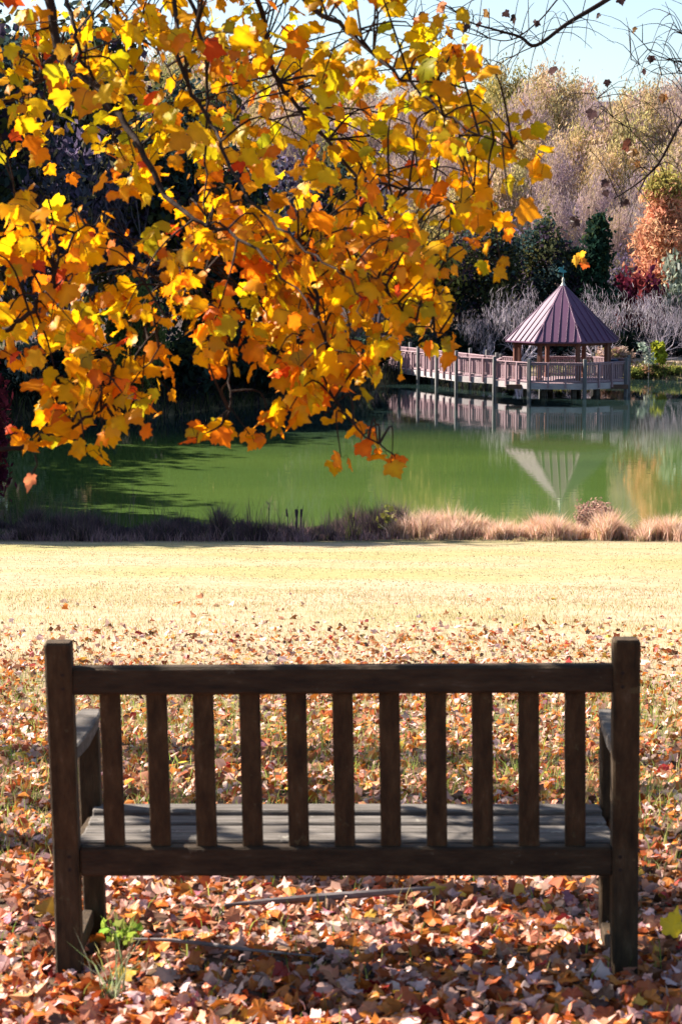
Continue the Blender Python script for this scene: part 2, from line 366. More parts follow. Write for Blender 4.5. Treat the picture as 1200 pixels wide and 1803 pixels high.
# ------------------------------------------------------------------ the bench
def make_bench():
    t = empty('park_bench', P(608, 1700, 5.8))
    inv = Vector(t.location)
    def L(v): return Vector(v) - inv
    def part(name, segs, m):
        mb = MB()
        for s in segs: bar(mb, L(s[0]), L(s[1]), s[2], s[3], *(s[4:]))
        return mb.build(name, m, t)
    YB, YT = 5.60, 5.475
    for (b, k, tp) in (((123.5, 1716), (118, 1490), (103, 1129)), ((1097, 1722), (1098, 1490), (1101, 1124))):
        mb = MB()
        pb, pk, pt = P(*b, YB), P(*k, YB), P(*tp, YT)
        # one sawn post: straight foot, leaning back above the seat
        n0 = mb.n; V = []
        pts = [(pb, 0), (pk, 0), (pk + (pt - pk) * .3, .0), (pt - (pt - pk) * .012, 0), (pt, .004)]
        for q, ins in pts:
            q = L(q); a, bb, c = .0365 - ins, .032 - ins, .006
            for (x, y) in [(-a + c, -bb), (a - c, -bb), (a, -bb + c), (a, bb - c), (a - c, bb), (-a + c, bb), (-a, bb - c), (-a, -bb + c)]:
                V.append((q.x + x, q.y + y, q.z))
        F = [[i * 8 + j, i * 8 + (j + 1) % 8, (i + 1) * 8 + (j + 1) % 8, (i + 1) * 8 + j] for i in range(4) for j in range(8)]
        mb.add(V, F); mb.F.append(np.asarray([list(range(32, 40)), list(range(7, -1, -1))], np.int32) + n0)
        mb.build('rear_post', M_bench, t)
    yr = lambda py: YB + (YT - YB) * max(0, (1490 - py) / (1490 - 1126))
    up = (0, 0, 1)
    a, b = P(126, 1197.5, yr(1197)), P(1080, 1193, yr(1193))
    # top rail with a slightly crowned top
    part('top_rail', [(a, b, .078, .046, .008, up)], M_benchrail)
    a, b = P(143, 1514, 5.60), P(1076, 1513.5, 5.60)
    part('lower_rail', [(a, b, .083, .046, .006, up)], M_benchrail)
    for i in range(11):
        tx, bx = 193.5 + 81.8 * i, 203 + 80.85 * i
        ty, by = 1218, 1491
        part('back_slat', [(P(bx, by, yr(by) + .002), P(tx, ty, yr(ty) + .002), .0575, .021, .003)], M_bench)
    zs = P(600, 1415, 6.06).z
    sx0, sx1 = P(146, 1420, 5.85).x, P(1076, 1420, 5.85).x
    sdip = [.002, -.006, -.006, .002]
    for i in range(4):
        yy = 5.70 + i * .105
        w_ = .080
        part('seat_slat', [((sx0 + .012, yy, zs - .012 + sdip[i]), (sx1 - .012, yy, zs - .012 + sdip[i]), w_, .024, .005, (0, 1, 0))], M_benchseat)
    part('front_apron', [((sx0 + .05, 6.04, zs - .065), (sx1 - .05, 6.04, zs - .065), .075, .024, .003, up)], M_benchrail)
    for (top, bot, rear_x, outer) in (((157, 1268), (170, 1668), 118, -1), ((1073, 1268), (1072, 1690), 1098, 1)):
        pt, pb = P(*top, 6.07), P(*bot, 6.05)
        part('front_leg', [(pb, (pt.x, 6.05, pt.z - .02), .064, .058, .005)], M_bench)
        za = pt.z + .02
        xr = P(rear_x, 1490, 5.6).x
        # arm: broad rounded nose, waisted towards the rear post
        ys_ = [6.13, 6.12, 6.06, 5.98, 5.88, 5.78, 5.68, 5.615]
        cen = [pt.x, pt.x, pt.x, pt.x + (xr - pt.x) * .15, pt.x + (xr - pt.x) * .45, pt.x + (xr - pt.x) * .75, xr, xr]
        hw = [.020, .030, .036, .036, .032, .026, .023, .023]
        zt = [.0, .004, .006, .004, -.004, -.008, -.004, -.002]
        th = [.028, .036, .042, .046, .05, .045, .042, .042]
        V = []; F = []
        for y_, c_, h_, z_, t_ in zip(ys_, cen, hw, zt, th):
            V += [(c_ - h_, y_, za + z_ - .004), (c_ - h_ + .006, y_, za + z_), (c_ + h_ - .006, y_, za + z_), (c_ + h_, y_, za + z_ - .004),
                  (c_ + h_ * .85, y_, za + z_ - t_), (c_ - h_ * .85, y_, za + z_ - t_)]
        V = [tuple(L(v)) for v in V]
        for i in range(len(ys_) - 1):
            for k in range(6): F.append([i * 6 + k, i * 6 + (k + 1) % 6, (i + 1) * 6 + (k + 1) % 6, (i + 1) * 6 + k])
        mb = MB().add(V, F); mb.F.append(np.asarray([[0, 1, 2, 3, 4, 5], [47, 46, 45, 44, 43, 42]], np.int32))
        mb.build('armrest', M_benchseat, t)
        zst = pb.z + .105
        part('side_stretcher', [((pt.x * .5 + xr * .5 - .0, 6.02, zst), (xr, 5.63, zst - .004), .034, .05, .004)], M_bench)
        part('seat_support', [((pb.x, 6.02, zs - .058), (xr, 5.63, zs - .058), .03, .06, .004)], M_bench)
    for px, py in ((113, 1184), (114, 1208), (125, 1503), (126, 1526), (1092, 1181), (1092, 1205), (1088, 1503), (1088, 1526)):
        q = L(P(px, py, yr(py))) + Vector((0, -.0315, 0))
        mb = MB(); tube(mb, [q + Vector((0, .01, 0)), q + Vector((0, -.0025, 0))], .0055, 8); mb.build('peg', M_peg, t)
    tag(t, 'weathered dark wooden slatted bench seen from behind, facing the pond', 'bench')
    return t
make_bench()

# ------------------------------------------------------------------ fallen leaves, grass, sticks
LIT = [(3.2, (.56, .25, .13)), (3.0, (.64, .38, .29)), (2.2, (.72, .50, .44)), (4.4, (.62, .20, .03)), (2.8, (.46, .10, .025)),
       (1.8, (.22, .085, .035)), (1.2, (.10, .05, .03)), (.5, (.62, .38, .05)), (.35, (.42, .04, .03)), (.12, (.38, .14, .18)), (.4, (.36, .24, .24))]
def litter(n, y0, y1, dens_f, simple, size, lift, mb):
    y = rng.uniform(y0, y1, n); xw = y * .19 + 1.6
    x = rng.uniform(-1, 1, n) * xw
    keep = rng.random(n) < dens_f(x, y); x, y = x[keep], y[keep]; n = len(x)
    z = hgt(x, y) + rng.uniform(.0, lift, n)
    nrm = unit(np.stack([rng.normal(0, .7, n), rng.normal(-.11, .7, n), np.ones(n)], 1))
    a = rng.uniform(0, 2 * np.pi, n)
    tip = np.stack([np.cos(a), np.sin(a), rng.normal(0, .25, n)], 1)
    tip = unit(tip - nrm * (tip * nrm).sum(1, keepdims=True))
    sz = rng.uniform(size[0], size[1], n) * np.clip(np.exp(rng.normal(0, .25, n)), .5, 1.35)
    pos = np.stack([x, y, z], 1) - tip * sz[:, None] * .5
    pos[:, 2] = np.maximum(pos[:, 2], hgt(pos[:, 0], pos[:, 1]) + .004)
    scatter_leaves(mb, pos, tip, nrm, sz, pick(LIT, n, .22), .7, simple)
lm = MB()
patch = lambda x, y: .5 + .5 * np.sin(x * 1.3 + 2 * np.sin(y * .7)) * np.sin(y * 1.1 + 1.5 * np.sin(x * .6))
litter(16000, 3.6, 6.6, lambda x, y: np.ones_like(x), False, (.022, .050), .03, lm)
litter(8000, 4.2, 5.5, lambda x, y: np.ones_like(x), False, (.024, .056), .05, lm)
litter(34000, 6.6, 11, lambda x, y: np.where(y < 7.6, 1, .42 + .58 * patch(x, y)), True, (.024, .054), .03, lm)
litter(54000, 11, 21, lambda x, y: np.clip((20.5 - y) / 9.2, 0, 1) ** 1.7 * (.35 + .65 * patch(x, y)), True, (.026, .056), .03, lm)
litter(3000, 17, 26, lambda x, y: np.clip((26 - y) / 10, 0, 1) ** 2.2 * (.2 + .8 * patch(x, y)), True, (.035, .075), .03, lm)
tag(lm.build('fallen_leaves', M_litter, color=True), 'carpet of dry orange, tan and brown leaves around the bench', 'fallen leaves', kind='stuff')

def blades(mb, x, y, h, wd, pal, lean=.35, jit=.2, z0=None, r=None):
    r = r or rng
    n = len(x); z = hgt(x, y) - .005 if z0 is None else z0
    a = r.uniform(0, 2 * np.pi, n); s = np.stack([np.cos(a), np.sin(a), np.zeros(n)], 1)
    d = np.stack([r.normal(0, lean, n), r.normal(0, lean, n), np.ones(n)], 1)
    p = np.stack([x, y, z], 1); h = h[:, None]; w2 = (wd * np.ones(n))[:, None]
    m_ = p + d * h * .55 * np.array([.6, .6, 1]); t_ = p + d * h
    V = np.stack([p - s * w2 / 2, p + s * w2 / 2, m_ + s * w2 * .4, m_ - s * w2 * .4, t_], 1)
    b = (np.arange(n) * 5)[:, None]
    c = np.repeat(pick(pal, n, jit, r)[:, None, :], 5, 1)
    n0 = mb.n
    mb.add(V.reshape(-1, 3), b + np.array([[0, 1, 2, 3]]), c.reshape(-1, 3))
    mb.F.append((b + np.array([[3, 2, 4]]) + n0).astype(np.int32))

GR = [(3, (.52, .40, .21)), (2, (.55, .43, .26)), (2, (.42, .38, .14)), (.8, (.26, .30, .07))]
GRN = [(2, (.22, .32, .06)), (2, (.36, .42, .10)), (2, (.48, .42, .18))]
gm = MB()
def field(n, y0, y1, keep, h, wd, pal, lean=.4, jit=.2):
    y = rng.uniform(y0, y1, n); x = rng.uniform(-1, 1, n) * (y * .19 + 1.2)
    k = rng.random(n) < keep(x, y); x, y = x[k], y[k]
    blades(gm, x, y, rng.uniform(h[0], h[1], len(x)), wd, pal, lean, jit)
field(5200, 4.4, 8, lambda x, y: .10 + .25 * patch(x + 3, y), (.03, .10), .004, GRN)
field(26000, 7, 14, lambda x, y: .25 + .75 * (1 - patch(x, y)), (.03, .10), .0048, GRN)
field(42000, 12, 26, lambda x, y: .45 + .55 * patch(x + 1, y), (.025, .06), .006, GR, .4, .1)
field(26000, 22, 47.2, lambda x, y: np.ones_like(x), (.012, .026), .016, [(3, (.52, .395, .23)), (2, (.54, .42, .285)), (1.0, (.42, .38, .16))], .4, .09)
tag(gm.build('lawn_grass', M_grass, color=True), 'short sunlit grass, straw and green, on the slope', 'grass', kind='stuff')

def stick(name, label, pts, rad, cat='stick'):
    mb = MB(); loc = Vector(pts[0])
    tube(mb, [Vector(p) - loc for p in pts], rad, 7)
    o = mb.build(name, M_stick, None); o.location = loc
    return tag(o, label, cat)
def ground_pt(px, py):
    lo, hi = 3.0, 46.0
    for _ in range(40):
        m_ = (lo + hi) / 2; q = P(px, py, m_)
        if q.z > H(q.x, q.y): lo = m_
        else: hi = m_
    return P(px, py, lo)
pts = [ground_pt(x, y) + Vector((0, 0, + .03 + .006 * k)) for k, (x, y) in enumerate([(395, 1609), (470, 1606), (560, 1602), (650, 1598), (765, 1590)])]
stick('fallen_branch', 'thick pale dead branch lying on leaves beneath the bench', pts, [.004, .011, .014, .013, .005])
pts = [ground_pt(x, y) + Vector((0, 0, .05 + .004 * math.sin(k * 2))) for k, (x, y) in enumerate([(235, 1682), (300, 1686), (370, 1690), (430, 1700), (560, 1716)])]
stick('fallen_twig', 'thin grey twig lying on leaves just behind the bench', pts, [.003, .006, .006, .005, .002])

# green seedling beside the left rear post, grass tuft in front of it
q = ground_pt(212, 1672); sm = MB(); n = 46
pos = np.array(q) + np.stack([rng.normal(0, .03, n), rng.normal(0, .03, n), rng.uniform(.01, .08, n)], 1)
tipd = np.stack([rng.normal(.15, .6, n), rng.normal(0, .6, n), rng.normal(.35, .4, n)], 1)
sn = np.stack([rng.normal(0, .5, n), rng.normal(-.3, .5, n), np.ones(n)], 1)
scatter_leaves(sm, pos - np.array(q), tipd, sn, rng.uniform(.015, .038, n), pick([(2, (.26, .36, .05)), (2, (.20, .36, .05)), (1, (.50, .52, .14))], n), .3, True)
for k in range(9):
    a = rng.uniform(0, 6.28); tube(sm, [(0, 0, 0), (.03 * math.cos(a), .03 * math.sin(a), .05), (.06 * math.cos(a), .05 * math.sin(a), .10)], [.003, .002, .001], 4, (.3, .4, .1))
o = sm.build('seedling', M_fol, color=True); o.location = q
tag(o, 'bright green leafy seedling sprouting by the left rear post of the bench', 'seedling')
q = ground_pt(202, 1760); sm = MB(); n = 26
V0 = rng.normal(0, .02, (n, 2)); blades(sm, V0[:, 0], V0[:, 1], rng.uniform(.08, .2, n), .005, [(1, (.28, .42, .16)), (1, (.45, .5, .3))], .5, z0=np.zeros(n))
o = sm.build('grass_tuft', M_grass, color=True); o.location = q
tag(o, 'loose tuft of long green grass blades in the leaves at lower left', 'grass tuft')
q = ground_pt(1178, 1672) + Vector((0, -.01, .05)); sm = MB()
scatter_leaves(sm, np.zeros((1, 3)), np.array([[.3, .2, .9]]), np.array([[.2, -1, .3]]), np.array([.085]), np.array([[.75, .55, .03]]), .2)
o = sm.build('yellow_leaf', M_leaf, color=True); o.location = q
tag(o, 'large clear yellow fallen leaf standing right of the bench foot', 'leaf')

# ------------------------------------------------------------------ gazebo
GD = 103.0
GC = P(988, 692, GD); GXc, GYc = GC.x, GD
ANG = [R(a) for a in (-168, -123, -78, -33, 12, 57, 102, 147)]
def octo(r): return [(r * math.cos(a), r * math.sin(a)) for a in ANG]
def railing(parent, p0, p1, ztop, zbot, mids=2, name='railing', fascia=True, solid=.085):
    """one railing panel from p0 to p1 (xy, local): cap rail, bottom rail, balusters, mid posts"""
    mb = MB(); d = Vector((p1[0] - p0[0], p1[1] - p0[1], 0)); Ln = d.length; d.normalize()
    nrm = Vector((d.y, -d.x, 0))
    a0 = Vector((p0[0], p0[1], 0)) + d * .06; a1 = Vector((p1[0], p1[1], 0)) - d * .06
    z = lambda v, h: Vector((v.x, v.y, h))
    bar(mb, z(a0, ztop), z(a1, ztop), .15, .045, .005, nrm)
    bar(mb, z(a0, ztop - .075), z(a1, ztop - .075), .04, .085, .004, nrm)
    bar(mb, z(a0, zbot + .10), z(a1, zbot + .10), .04, .085, .004, nrm)
    nb = int(Ln / .125)
    for k in range(1, nb):
        q = a0 + (a1 - a0) * (k / nb) - nrm * .042
        bar(mb, z(q, zbot + .06), z(q, ztop - .035), .058, .038, .003, d)
    o = mb.build(name, M_deckwood, parent)
    for k in range(1, mids + 1):
        m2 = MB(); q = a0 + (a1 - a0) * (k / (mids + 1)) + nrm * .075
        bar(m2, z(q, zbot - .22), z(q, ztop - .03), .09, .09, .006, d)
        m2.build('mid_post', M_deckwood, o)
    if fascia:
        m3 = MB(); q0, q1 = a0 + nrm * .0, a1 + nrm * .0
        bar(m3, z(q0, zbot - .14), z(q1, zbot - .14), .05, .30, .004, nrm)
        m3.build('fascia', M_deckwood2, parent)
    return o
def post(parent, x, y, z0, z1, wd, name='post', m=None, rz=0.0):
    mb = MB(); bar(mb, (x, y, z0), (x, y, z1), wd, wd, .012, (math.cos(rz), math.sin(rz), 0))
    return mb.build(name, m or M_pile, parent)

def make_gazebo():
    t = empty('gazebo', (GXc, GYc, 0))
    ZD, ZR = .72, 1.72; RD, RR = 3.46, 2.98; ZE, ZA = 2.72, 5.50
    mb = MB(); prism(mb, octo(RD - .03), ZD - .09, ZD - .004); mb.build('deck', M_deckwood, t)
    mb = MB()
    for k in range(4):
        y_ = -2.4 + k * 1.6; bar(mb, (-3.0, y_, ZD - .2), (3.0, y_, ZD - .2), .1, .22, .01, (0, 1, 0))
    mb.build('joists', M_soffit, t)
    oc = octo(RD)
    for k in range(8):
        if k == 6: continue      # opening towards the boardwalk is on the far left
        railing(t, oc[k], oc[(k + 1) % 8], ZR, ZD, 2)
    for k, (x, y) in enumerate(oc):
        post(t, x * 1.02, y * 1.02, -1.6, ZR + .20, .16, 'post', M_pile, ANG[k])
    oi = octo(1.9)
    for k, (x, y) in enumerate(oi): post(t, x, y, -1.4, ZD - .1, .22, 'pile', M_pile, ANG[k])
    for k, (x, y) in enumerate(octo(2.45)):
        c = MB(); a = ANG[k]; sv = (math.cos(a), math.sin(a), 0)
        bar(c, (x, y, ZD), (x, y, ZE - .02), .19, .19, .015, sv)
        bar(c, (x, y, ZD), (x, y, ZD + .22), .25, .25, .015, sv)
        bar(c, (x, y, ZE - .24), (x, y, ZE - .06), .25, .25, .015, sv)
        c.build('column', M_column, t)
    # ring beam and soffit
    mb = MB(); ob, oi2 = octo(2.55), octo(2.35)
    for k in range(8):
        a, b = Vector((*octo(2.45)[k], ZE - .1)), Vector((*octo(2.45)[(k + 1) % 8], ZE - .1))
        bar(mb, a, b, .14, .22, .008, (0, 0, 1)) if False else bar(mb, a, b, .22, .12, .008, (0, 0, 1))
    mb.build('ring_beam', M_column, t)
    # roof: eight metal planes, thick eave, raised standing seams, hip caps
    mb = MB(); oe = octo(RR); n0 = 0
    slope = math.atan2(ZA - ZE, RR * math.cos(R(22.5)))
    V = [(x, y, ZE) for x, y in oe] + [(x * .02, y * .02, ZA) for x, y in oe] + [(x, y, ZE - .07) for x, y in oe] + [(x * .05, y * .05, ZA - .25) for x, y in oe]
    F = [[k, (k + 1) % 8, 8 + (k + 1) % 8, 8 + k] for k in range(8)] + [[16 + k, 16 + (k + 1) % 8, (k + 1) % 8, k] for k in range(8)] + \
        [[16 + (k + 1) % 8, 16 + k, 24 + k, 24 + (k + 1) % 8] for k in range(8)]
    mb.add(V, F)
    for k in range(8):
        A, B = Vector((*oe[k], ZE)), Vector((*oe[(k + 1) % 8], ZE)); ap = Vector((0, 0, ZA))
        e = (B - A).normalized(); mid = (A + B) / 2; upv = (ap - mid).normalized(); nr = e.cross(upv).normalized(); Lw = (B - A).length
        for j in range(1, 6):
            f = j / 6; p = A + (B - A) * f
            ln = (ap - mid).length * (1 - abs(2 * f - 1)) * .985
            if ln < .2: continue
            bar(mb, p + nr * .022, p + upv * ln + nr * .022, .03, .06, .004, e)
        bar(mb, A + Vector((0, 0, .02)), ap + (A - ap) * .03 + Vector((0, 0, .02)), .075, .05, .006, Vector((-A.y, A.x, 0)))
    rf = mb.build('roof', M_roof, t)
    f = MB()
    prof = [(0.16, -.28), (.15, -.08), (.09, .02), (.045, .12), (.075, .20), (.045, .28), (.02, .34)]
    tube(f, [(0, 0, ZA + z) for r_, z in prof], [r_ for r_, z in prof], 12)
    fin = f.build('finial', M_cream, t, smooth=True)
    f = MB(); tube(f, [(0, 0, ZA + .3), (0, 0, ZA + .92)], [.022, .014], 6)
    # weathervane: a little flat cock-like vane with arrow arms
    out = [(-.22, .62), (-.06, .58), (.02, .56), (.20, .60), (.12, .70), (.04, .70), (-.04, .84), (-.16, .86), (-.26, .80), (-.18, .74)]
    n0 = f.n; V = [(x - .02, -.02, ZA + z) for x, z in out] + [(x - .02, .02, ZA + z) for x, z in out]; k = len(out)
    f.add(V, [[i, (i + 1) % k, k + (i + 1) % k, k + i] for i in range(k)])
    f.F.append(np.asarray([list(range(k)), list(range(2 * k - 1, k - 1, -1))], np.int32) + n0)
    f.build('weathervane', M_teal, fin)
    tag(t, 'octagonal timber gazebo with pointed purple metal roof standing over the pond', 'gazebo')
make_gazebo()

def make_boardwalk():
    t = empty('boardwalk', (GXc, GYc, 0))
    ZD, ZR = .72, 1.72
    near = [Vector((7.95, 104.0)), Vector((6.05, 106.2)), Vector((5.15, 108.6)), Vector((4.25, 110.9)), Vector((3.30, 113.3)), Vector((2.2, 116.0)), Vector((1.0, 118.6))]
    off = [Vector((1.15, 1.35)), Vector((1.5, .9)), Vector((1.65, .62)), Vector((1.65, .62)), Vector((1.65, .62)), Vector((1.65, .62)), Vector((1.65, .62))]
    far = [a + b for a, b in zip(near, off)]
    g0 = Vector((GXc, GYc))
    ln = [p - g0 for p in near]; lf = [p - g0 for p in far]
    for k in range(len(near) - 1):
        mb = MB(); V = [(*ln[k], ZD - .1), (*lf[k], ZD - .1), (*lf[k + 1], ZD - .1), (*ln[k + 1], ZD - .1)]
        prism(mb, [tuple(ln[k]), tuple(lf[k]), tuple(lf[k + 1]), tuple(ln[k + 1])], ZD - .10, ZD - .004 - .002 * (k % 2))
        mb.build('deck_section', M_deckwood, t)
        railing(t, ln[k + 1], ln[k], ZR, ZD, 2)
        if k > 0 or True: railing(t, lf[k], lf[k + 1], ZR, ZD, 1)
    for k in range(len(near)):
        for pp in ((ln[k],) if k == 0 else (ln[k], lf[k])):
            nb = (ln[k] - lf[k]).normalized() * (.09 if pp is ln[k] else -.09)
            post(t, pp.x + nb.x, pp.y + nb.y, -1.2 if k < 4 else -.3, ZR + .31, .15, 'post', M_pile, .35)
    tag(t, 'railed timber boardwalk on posts leading left from the gazebo', 'boardwalk')
make_boardwalk()

# small things near the gazebo
mb = MB(); tube(mb, [(0, 0, 0), (0, 0, .75), (0, 0, .82), (0, 0, .95), (0, 0, 1.0)], [.24, .28, .31, .24, .05], 14)
o = mb.build('trash_bin', M_navy, None, smooth=False); o.location = (GXc + 2.75, GYc + 1.1, .72)
bd = MB(); tag(o, 'dark lidded bin standing on the right end of the gazebo deck', 'bin')
q = P(862, 616, 122.0); mb = MB(); bar(mb, (-.42, 0, 0), (.42, 0, 0), .5, .7, .06, (0, 1, 0))
bar(mb, (-.45, 0, .36), (.45, 0, .36), .56, .08, .02, (0, 1, 0))
o = mb.build('blue_box', M_blue); o.location = (q.x, q.y, H(q.x, q.y) + .33)
o.location.z = max(o.location.z, q.z - .3)
tag(o, 'small bright blue box on the far bank behind the boardwalk railing', 'box')

# ------------------------------------------------------------------ trees
def crown_pts(r, n, rx, rz, shape):
    """clump centres for a crown with centre at z=0 and half height rz"""
    out = []
    ph = r.uniform(0, 6.28, 6)
    while len(out) < n:
        u = r.normal(size=3); u /= np.linalg.norm(u); rad = r.random() ** .42
        az = math.atan2(u[1], u[0])
        k = 1 + .16 * math.sin(2 * az + ph[0]) + .14 * math.sin(3 * az + ph[1] + 2 * u[2]) + .12 * math.sin(5 * u[2] + ph[2] + az)
        if shape == 'cone':
            zz = r.random() ** 1.5; rr = (1 - zz) ** .85 * (.75 + .25 * math.sin(zz * 22)) * r.random() ** .45
            out.append((rr * rx * math.cos(az) * k, rr * rx * math.sin(az) * k, -rz + 2 * rz * zz))
        elif shape == 'vase':
            zz = u[2] * rad; rr = (.55 + .45 * (zz + 1) / 2)
            out.append((u[0] * rad * rx * k * rr, u[1] * rad * rx * k * rr, zz * rz))
        else:
            out.append((u[0] * rad * rx * k, u[1] * rad * rx * k, u[2] * rad * rz * (1 + .1 * math.sin(ph[3] + az * 2))))
    return np.array(out)

def leaf_cloud(mb, cen, per, spread, size, pal, r, elong=1.0, vert=0.0, jit=.2, zspread=1.0):
    n = len(cen) * per
    c = np.repeat(cen, per, 0)
    p = c + r.normal(0, 1, (n, 3)) * np.array([spread, spread, spread * zspread])
    a = unit(r.normal(0, 1, (n, 3)) * np.array([1, 1, 1]) + np.array([0, 0, vert]) * np.sign(r.normal(size=(n, 1))))
    b = unit(np.cross(a, r.normal(0, 1, (n, 3))))
    s = r.uniform(.6, 1.3, (n, 1)) * size
    A = a * s * elong; B = b * s
    V = np.stack([p - A * .5 - B * .12, p - A * .1 + B * .5, p + A * .5 + B * .08, p + A * .05 - B * .5], 1)
    cc = np.repeat(pick(pal, len(cen), jit, r), per, 0) * np.exp(r.normal(0, jit * .9, (n, 1)))
    mb.add(V.reshape(-1, 3), (np.arange(n) * 4)[:, None] + np.arange(4)[None], np.repeat(np.clip(cc, .004, .9)[:, None, :], 4, 1).reshape(-1, 3))

def grow(mb, r, p, d, ln, rad, level, maxl, spread, upb, ncol, sides=5, kids=(3, 5), seg=4, tips=None, gravity=0.0):
    p = Vector(p); d = Vector(d).normalized(); pts = [p.copy()]; rr = [rad]
    for i in range(seg):
        d = (d + Vector(r.normal(0, .13, 3)) + Vector((0, 0, upb * .12 - gravity * .1))).normalized()
        p = p + d * (ln / seg); pts.append(p.copy()); rr.append(rad * (1 - .62 * (i + 1) / seg))
    tube(mb, pts, rr, max(3, sides - level), ncol, cap=False)
    if level >= maxl:
        if tips is not None: tips.append(tuple(pts[-1]))
        return
    for k in range(r.integers(kids[0], kids[1] + 1)):
        i = r.integers(1, seg + 1); f = pts[i]
        az = r.uniform(0, 6.28); perp = d.orthogonal().normalized(); perp = Matrix.Rotation(az, 3, d) @ perp
        nd = (d * r.uniform(.5, .9) + perp * spread * r.uniform(.6, 1.2)).normalized()
        grow(mb, r, f, nd, ln * r.uniform(.5, .75), rr[i] * .6, level + 1, maxl, spread, upb, ncol, sides, kids, seg, tips, gravity)

_mesh_cache = {}
def kind_tree(kind, seed):
    """returns (trunk_mesh_obj builder, crown builder, nominal height) for a unit tree with its base at the origin"""
    r = np.random.default_rng(seed * 77 + hash_name(kind))
    T, C = MB(), MB()
    if kind == 'hill_bare':                 # tall, thin, few leaves: grey lavender twigs with tan tips
        Hh = 14.0
        tips = []
        for k in range(2):
            grow(T, r, (r.normal(0, .2), r.normal(0, .2), -.5), (r.normal(0, .05), r.normal(0, .05), 1), Hh * .6, .2, 0, 3, .55, 1.5, (.38, .32, .34), 5, (4, 6), 5, tips)
        cen = crown_pts(r, 80, 3.2, 5.6, 'vase') + np.array([0, 0, 8.8])
        leaf_cloud(C, cen, 120, .6, .075, [(3, (.46, .34, .37)), (2, (.56, .42, .34)), (1.6, (.62, .47, .22)), (1, (.36, .27, .36))], r, 8.0, 2.2, .16, 2.0)
        return T, C, Hh
    if kind == 'hill_tan':
        Hh = 14.0; cen = crown_pts(r, 80, 3.8, 5.4, 'round') + np.array([0, 0, 8.6])
        leaf_cloud(C, cen, 120, .55, .15, [(3, (.62, .44, .24)), (1.6, (.62, .49, .22)), (2.2, (.54, .39, .33)), (1, (.44, .37, .17))], r, 3.6, 1.8, .18, 1.9)
        tube(T, [(0, 0, -.5), (.1, 0, 4), (0, .1, 9), (0, 0, 12)], [.3, .22, .12, .03], 6, (.3, .26, .26)); return T, C, Hh
    if kind == 'hill_olive':
        Hh = 14.0; cen = crown_pts(r, 80, 3.7, 5.6, 'round') + np.array([0, 0, 8.4])
        leaf_cloud(C, cen, 120, .55, .15, [(3, (.44, .38, .13)), (2, (.54, .43, .17)), (1.5, (.33, .30, .11))], r, 3.2, 1.6, .2, 1.8)
        tube(T, [(0, 0, -.5), (.1, 0, 4), (0, .1, 9), (0, 0, 12)], [.3, .22, .12, .03], 6, (.2, .16, .14)); return T, C, Hh
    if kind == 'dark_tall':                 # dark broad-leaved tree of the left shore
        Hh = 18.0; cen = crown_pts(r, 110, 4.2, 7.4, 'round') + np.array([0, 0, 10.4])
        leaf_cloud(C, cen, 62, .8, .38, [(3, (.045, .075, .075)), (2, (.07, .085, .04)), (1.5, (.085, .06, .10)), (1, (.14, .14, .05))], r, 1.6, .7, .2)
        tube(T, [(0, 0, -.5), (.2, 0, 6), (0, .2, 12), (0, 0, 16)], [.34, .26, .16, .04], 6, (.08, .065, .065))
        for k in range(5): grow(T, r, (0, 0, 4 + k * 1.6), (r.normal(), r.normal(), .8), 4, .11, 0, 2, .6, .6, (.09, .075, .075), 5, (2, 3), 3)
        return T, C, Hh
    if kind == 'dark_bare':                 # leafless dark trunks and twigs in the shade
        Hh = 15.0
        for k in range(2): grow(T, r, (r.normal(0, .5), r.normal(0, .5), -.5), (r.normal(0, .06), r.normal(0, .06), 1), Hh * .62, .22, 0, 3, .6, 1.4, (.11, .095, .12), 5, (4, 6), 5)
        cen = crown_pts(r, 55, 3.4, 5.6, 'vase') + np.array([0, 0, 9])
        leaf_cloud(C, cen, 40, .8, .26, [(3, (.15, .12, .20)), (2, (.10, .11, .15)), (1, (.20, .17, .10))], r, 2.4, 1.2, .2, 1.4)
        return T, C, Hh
    if kind == 'evergreen':                 # broad dark conifer
        Hh = 10.0; cen = crown_pts(r, 150, 2.9, 4.8, 'cone') + np.array([0, 0, 5.1])
        leaf_cloud(C, cen, 55, .38, .26, [(3, (.020, .05, .035)), (2, (.03, .06, .04)), (1, (.05, .075, .03))], r, 1.8, .2, .22)
        tube(T, [(0, 0, -.5), (0, 0, 5), (0, 0, 9.4)], [.25, .16, .03], 6, (.08, .06, .05)); return T, C, Hh
    if kind == 'cypress':                   # orange feathery cone, yellow green at the tip
        Hh = 10.0; cen = crown_pts(r, 190, 2.6, 4.7, 'cone') + np.array([0, 0, 5.2])
        tipz = (cen[:, 2] - .5) / 9.4
        for lo, hi, pal in ((-1, .30, [(2, (.40, .11, .07)), (2, (.50, .17, .09))]), (.30, .90, [(3, (.80, .37, .23)), (2, (.76, .44, .25))]), (.90, 2, [(2, (.48, .42, .12)), (1, (.58, .34, .12))])):
            s = (tipz > lo) & (tipz <= hi)
            if s.any(): leaf_cloud(C, cen[s], 110, .34, .10, pal, r, 3.4, 1.2, .16)
        tube(T, [(0, 0, -.5), (0, 0, 5), (0, 0, 9.4)], [.25, .16, .03], 6, (.2, .12, .1)); return T, C, Hh
    if kind == 'green':                     # drooping light green tree
        Hh = 10.0; cen = crown_pts(r, 120, 2.9, 4.4, 'round') + np.array([0, 0, 5.2])
        leaf_cloud(C, cen, 64, .5, .24, [(3, (.13, .17, .05)), (2, (.19, .22, .07)), (1, (.09, .12, .05))], r, 2.2, 1.3, .18, 1.4)
        tube(T, [(0, 0, -.5), (.1, 0, 3), (0, .1, 7), (0, 0, 9)], [.22, .16, .08, .02], 6, (.14, .11, .09)); return T, C, Hh
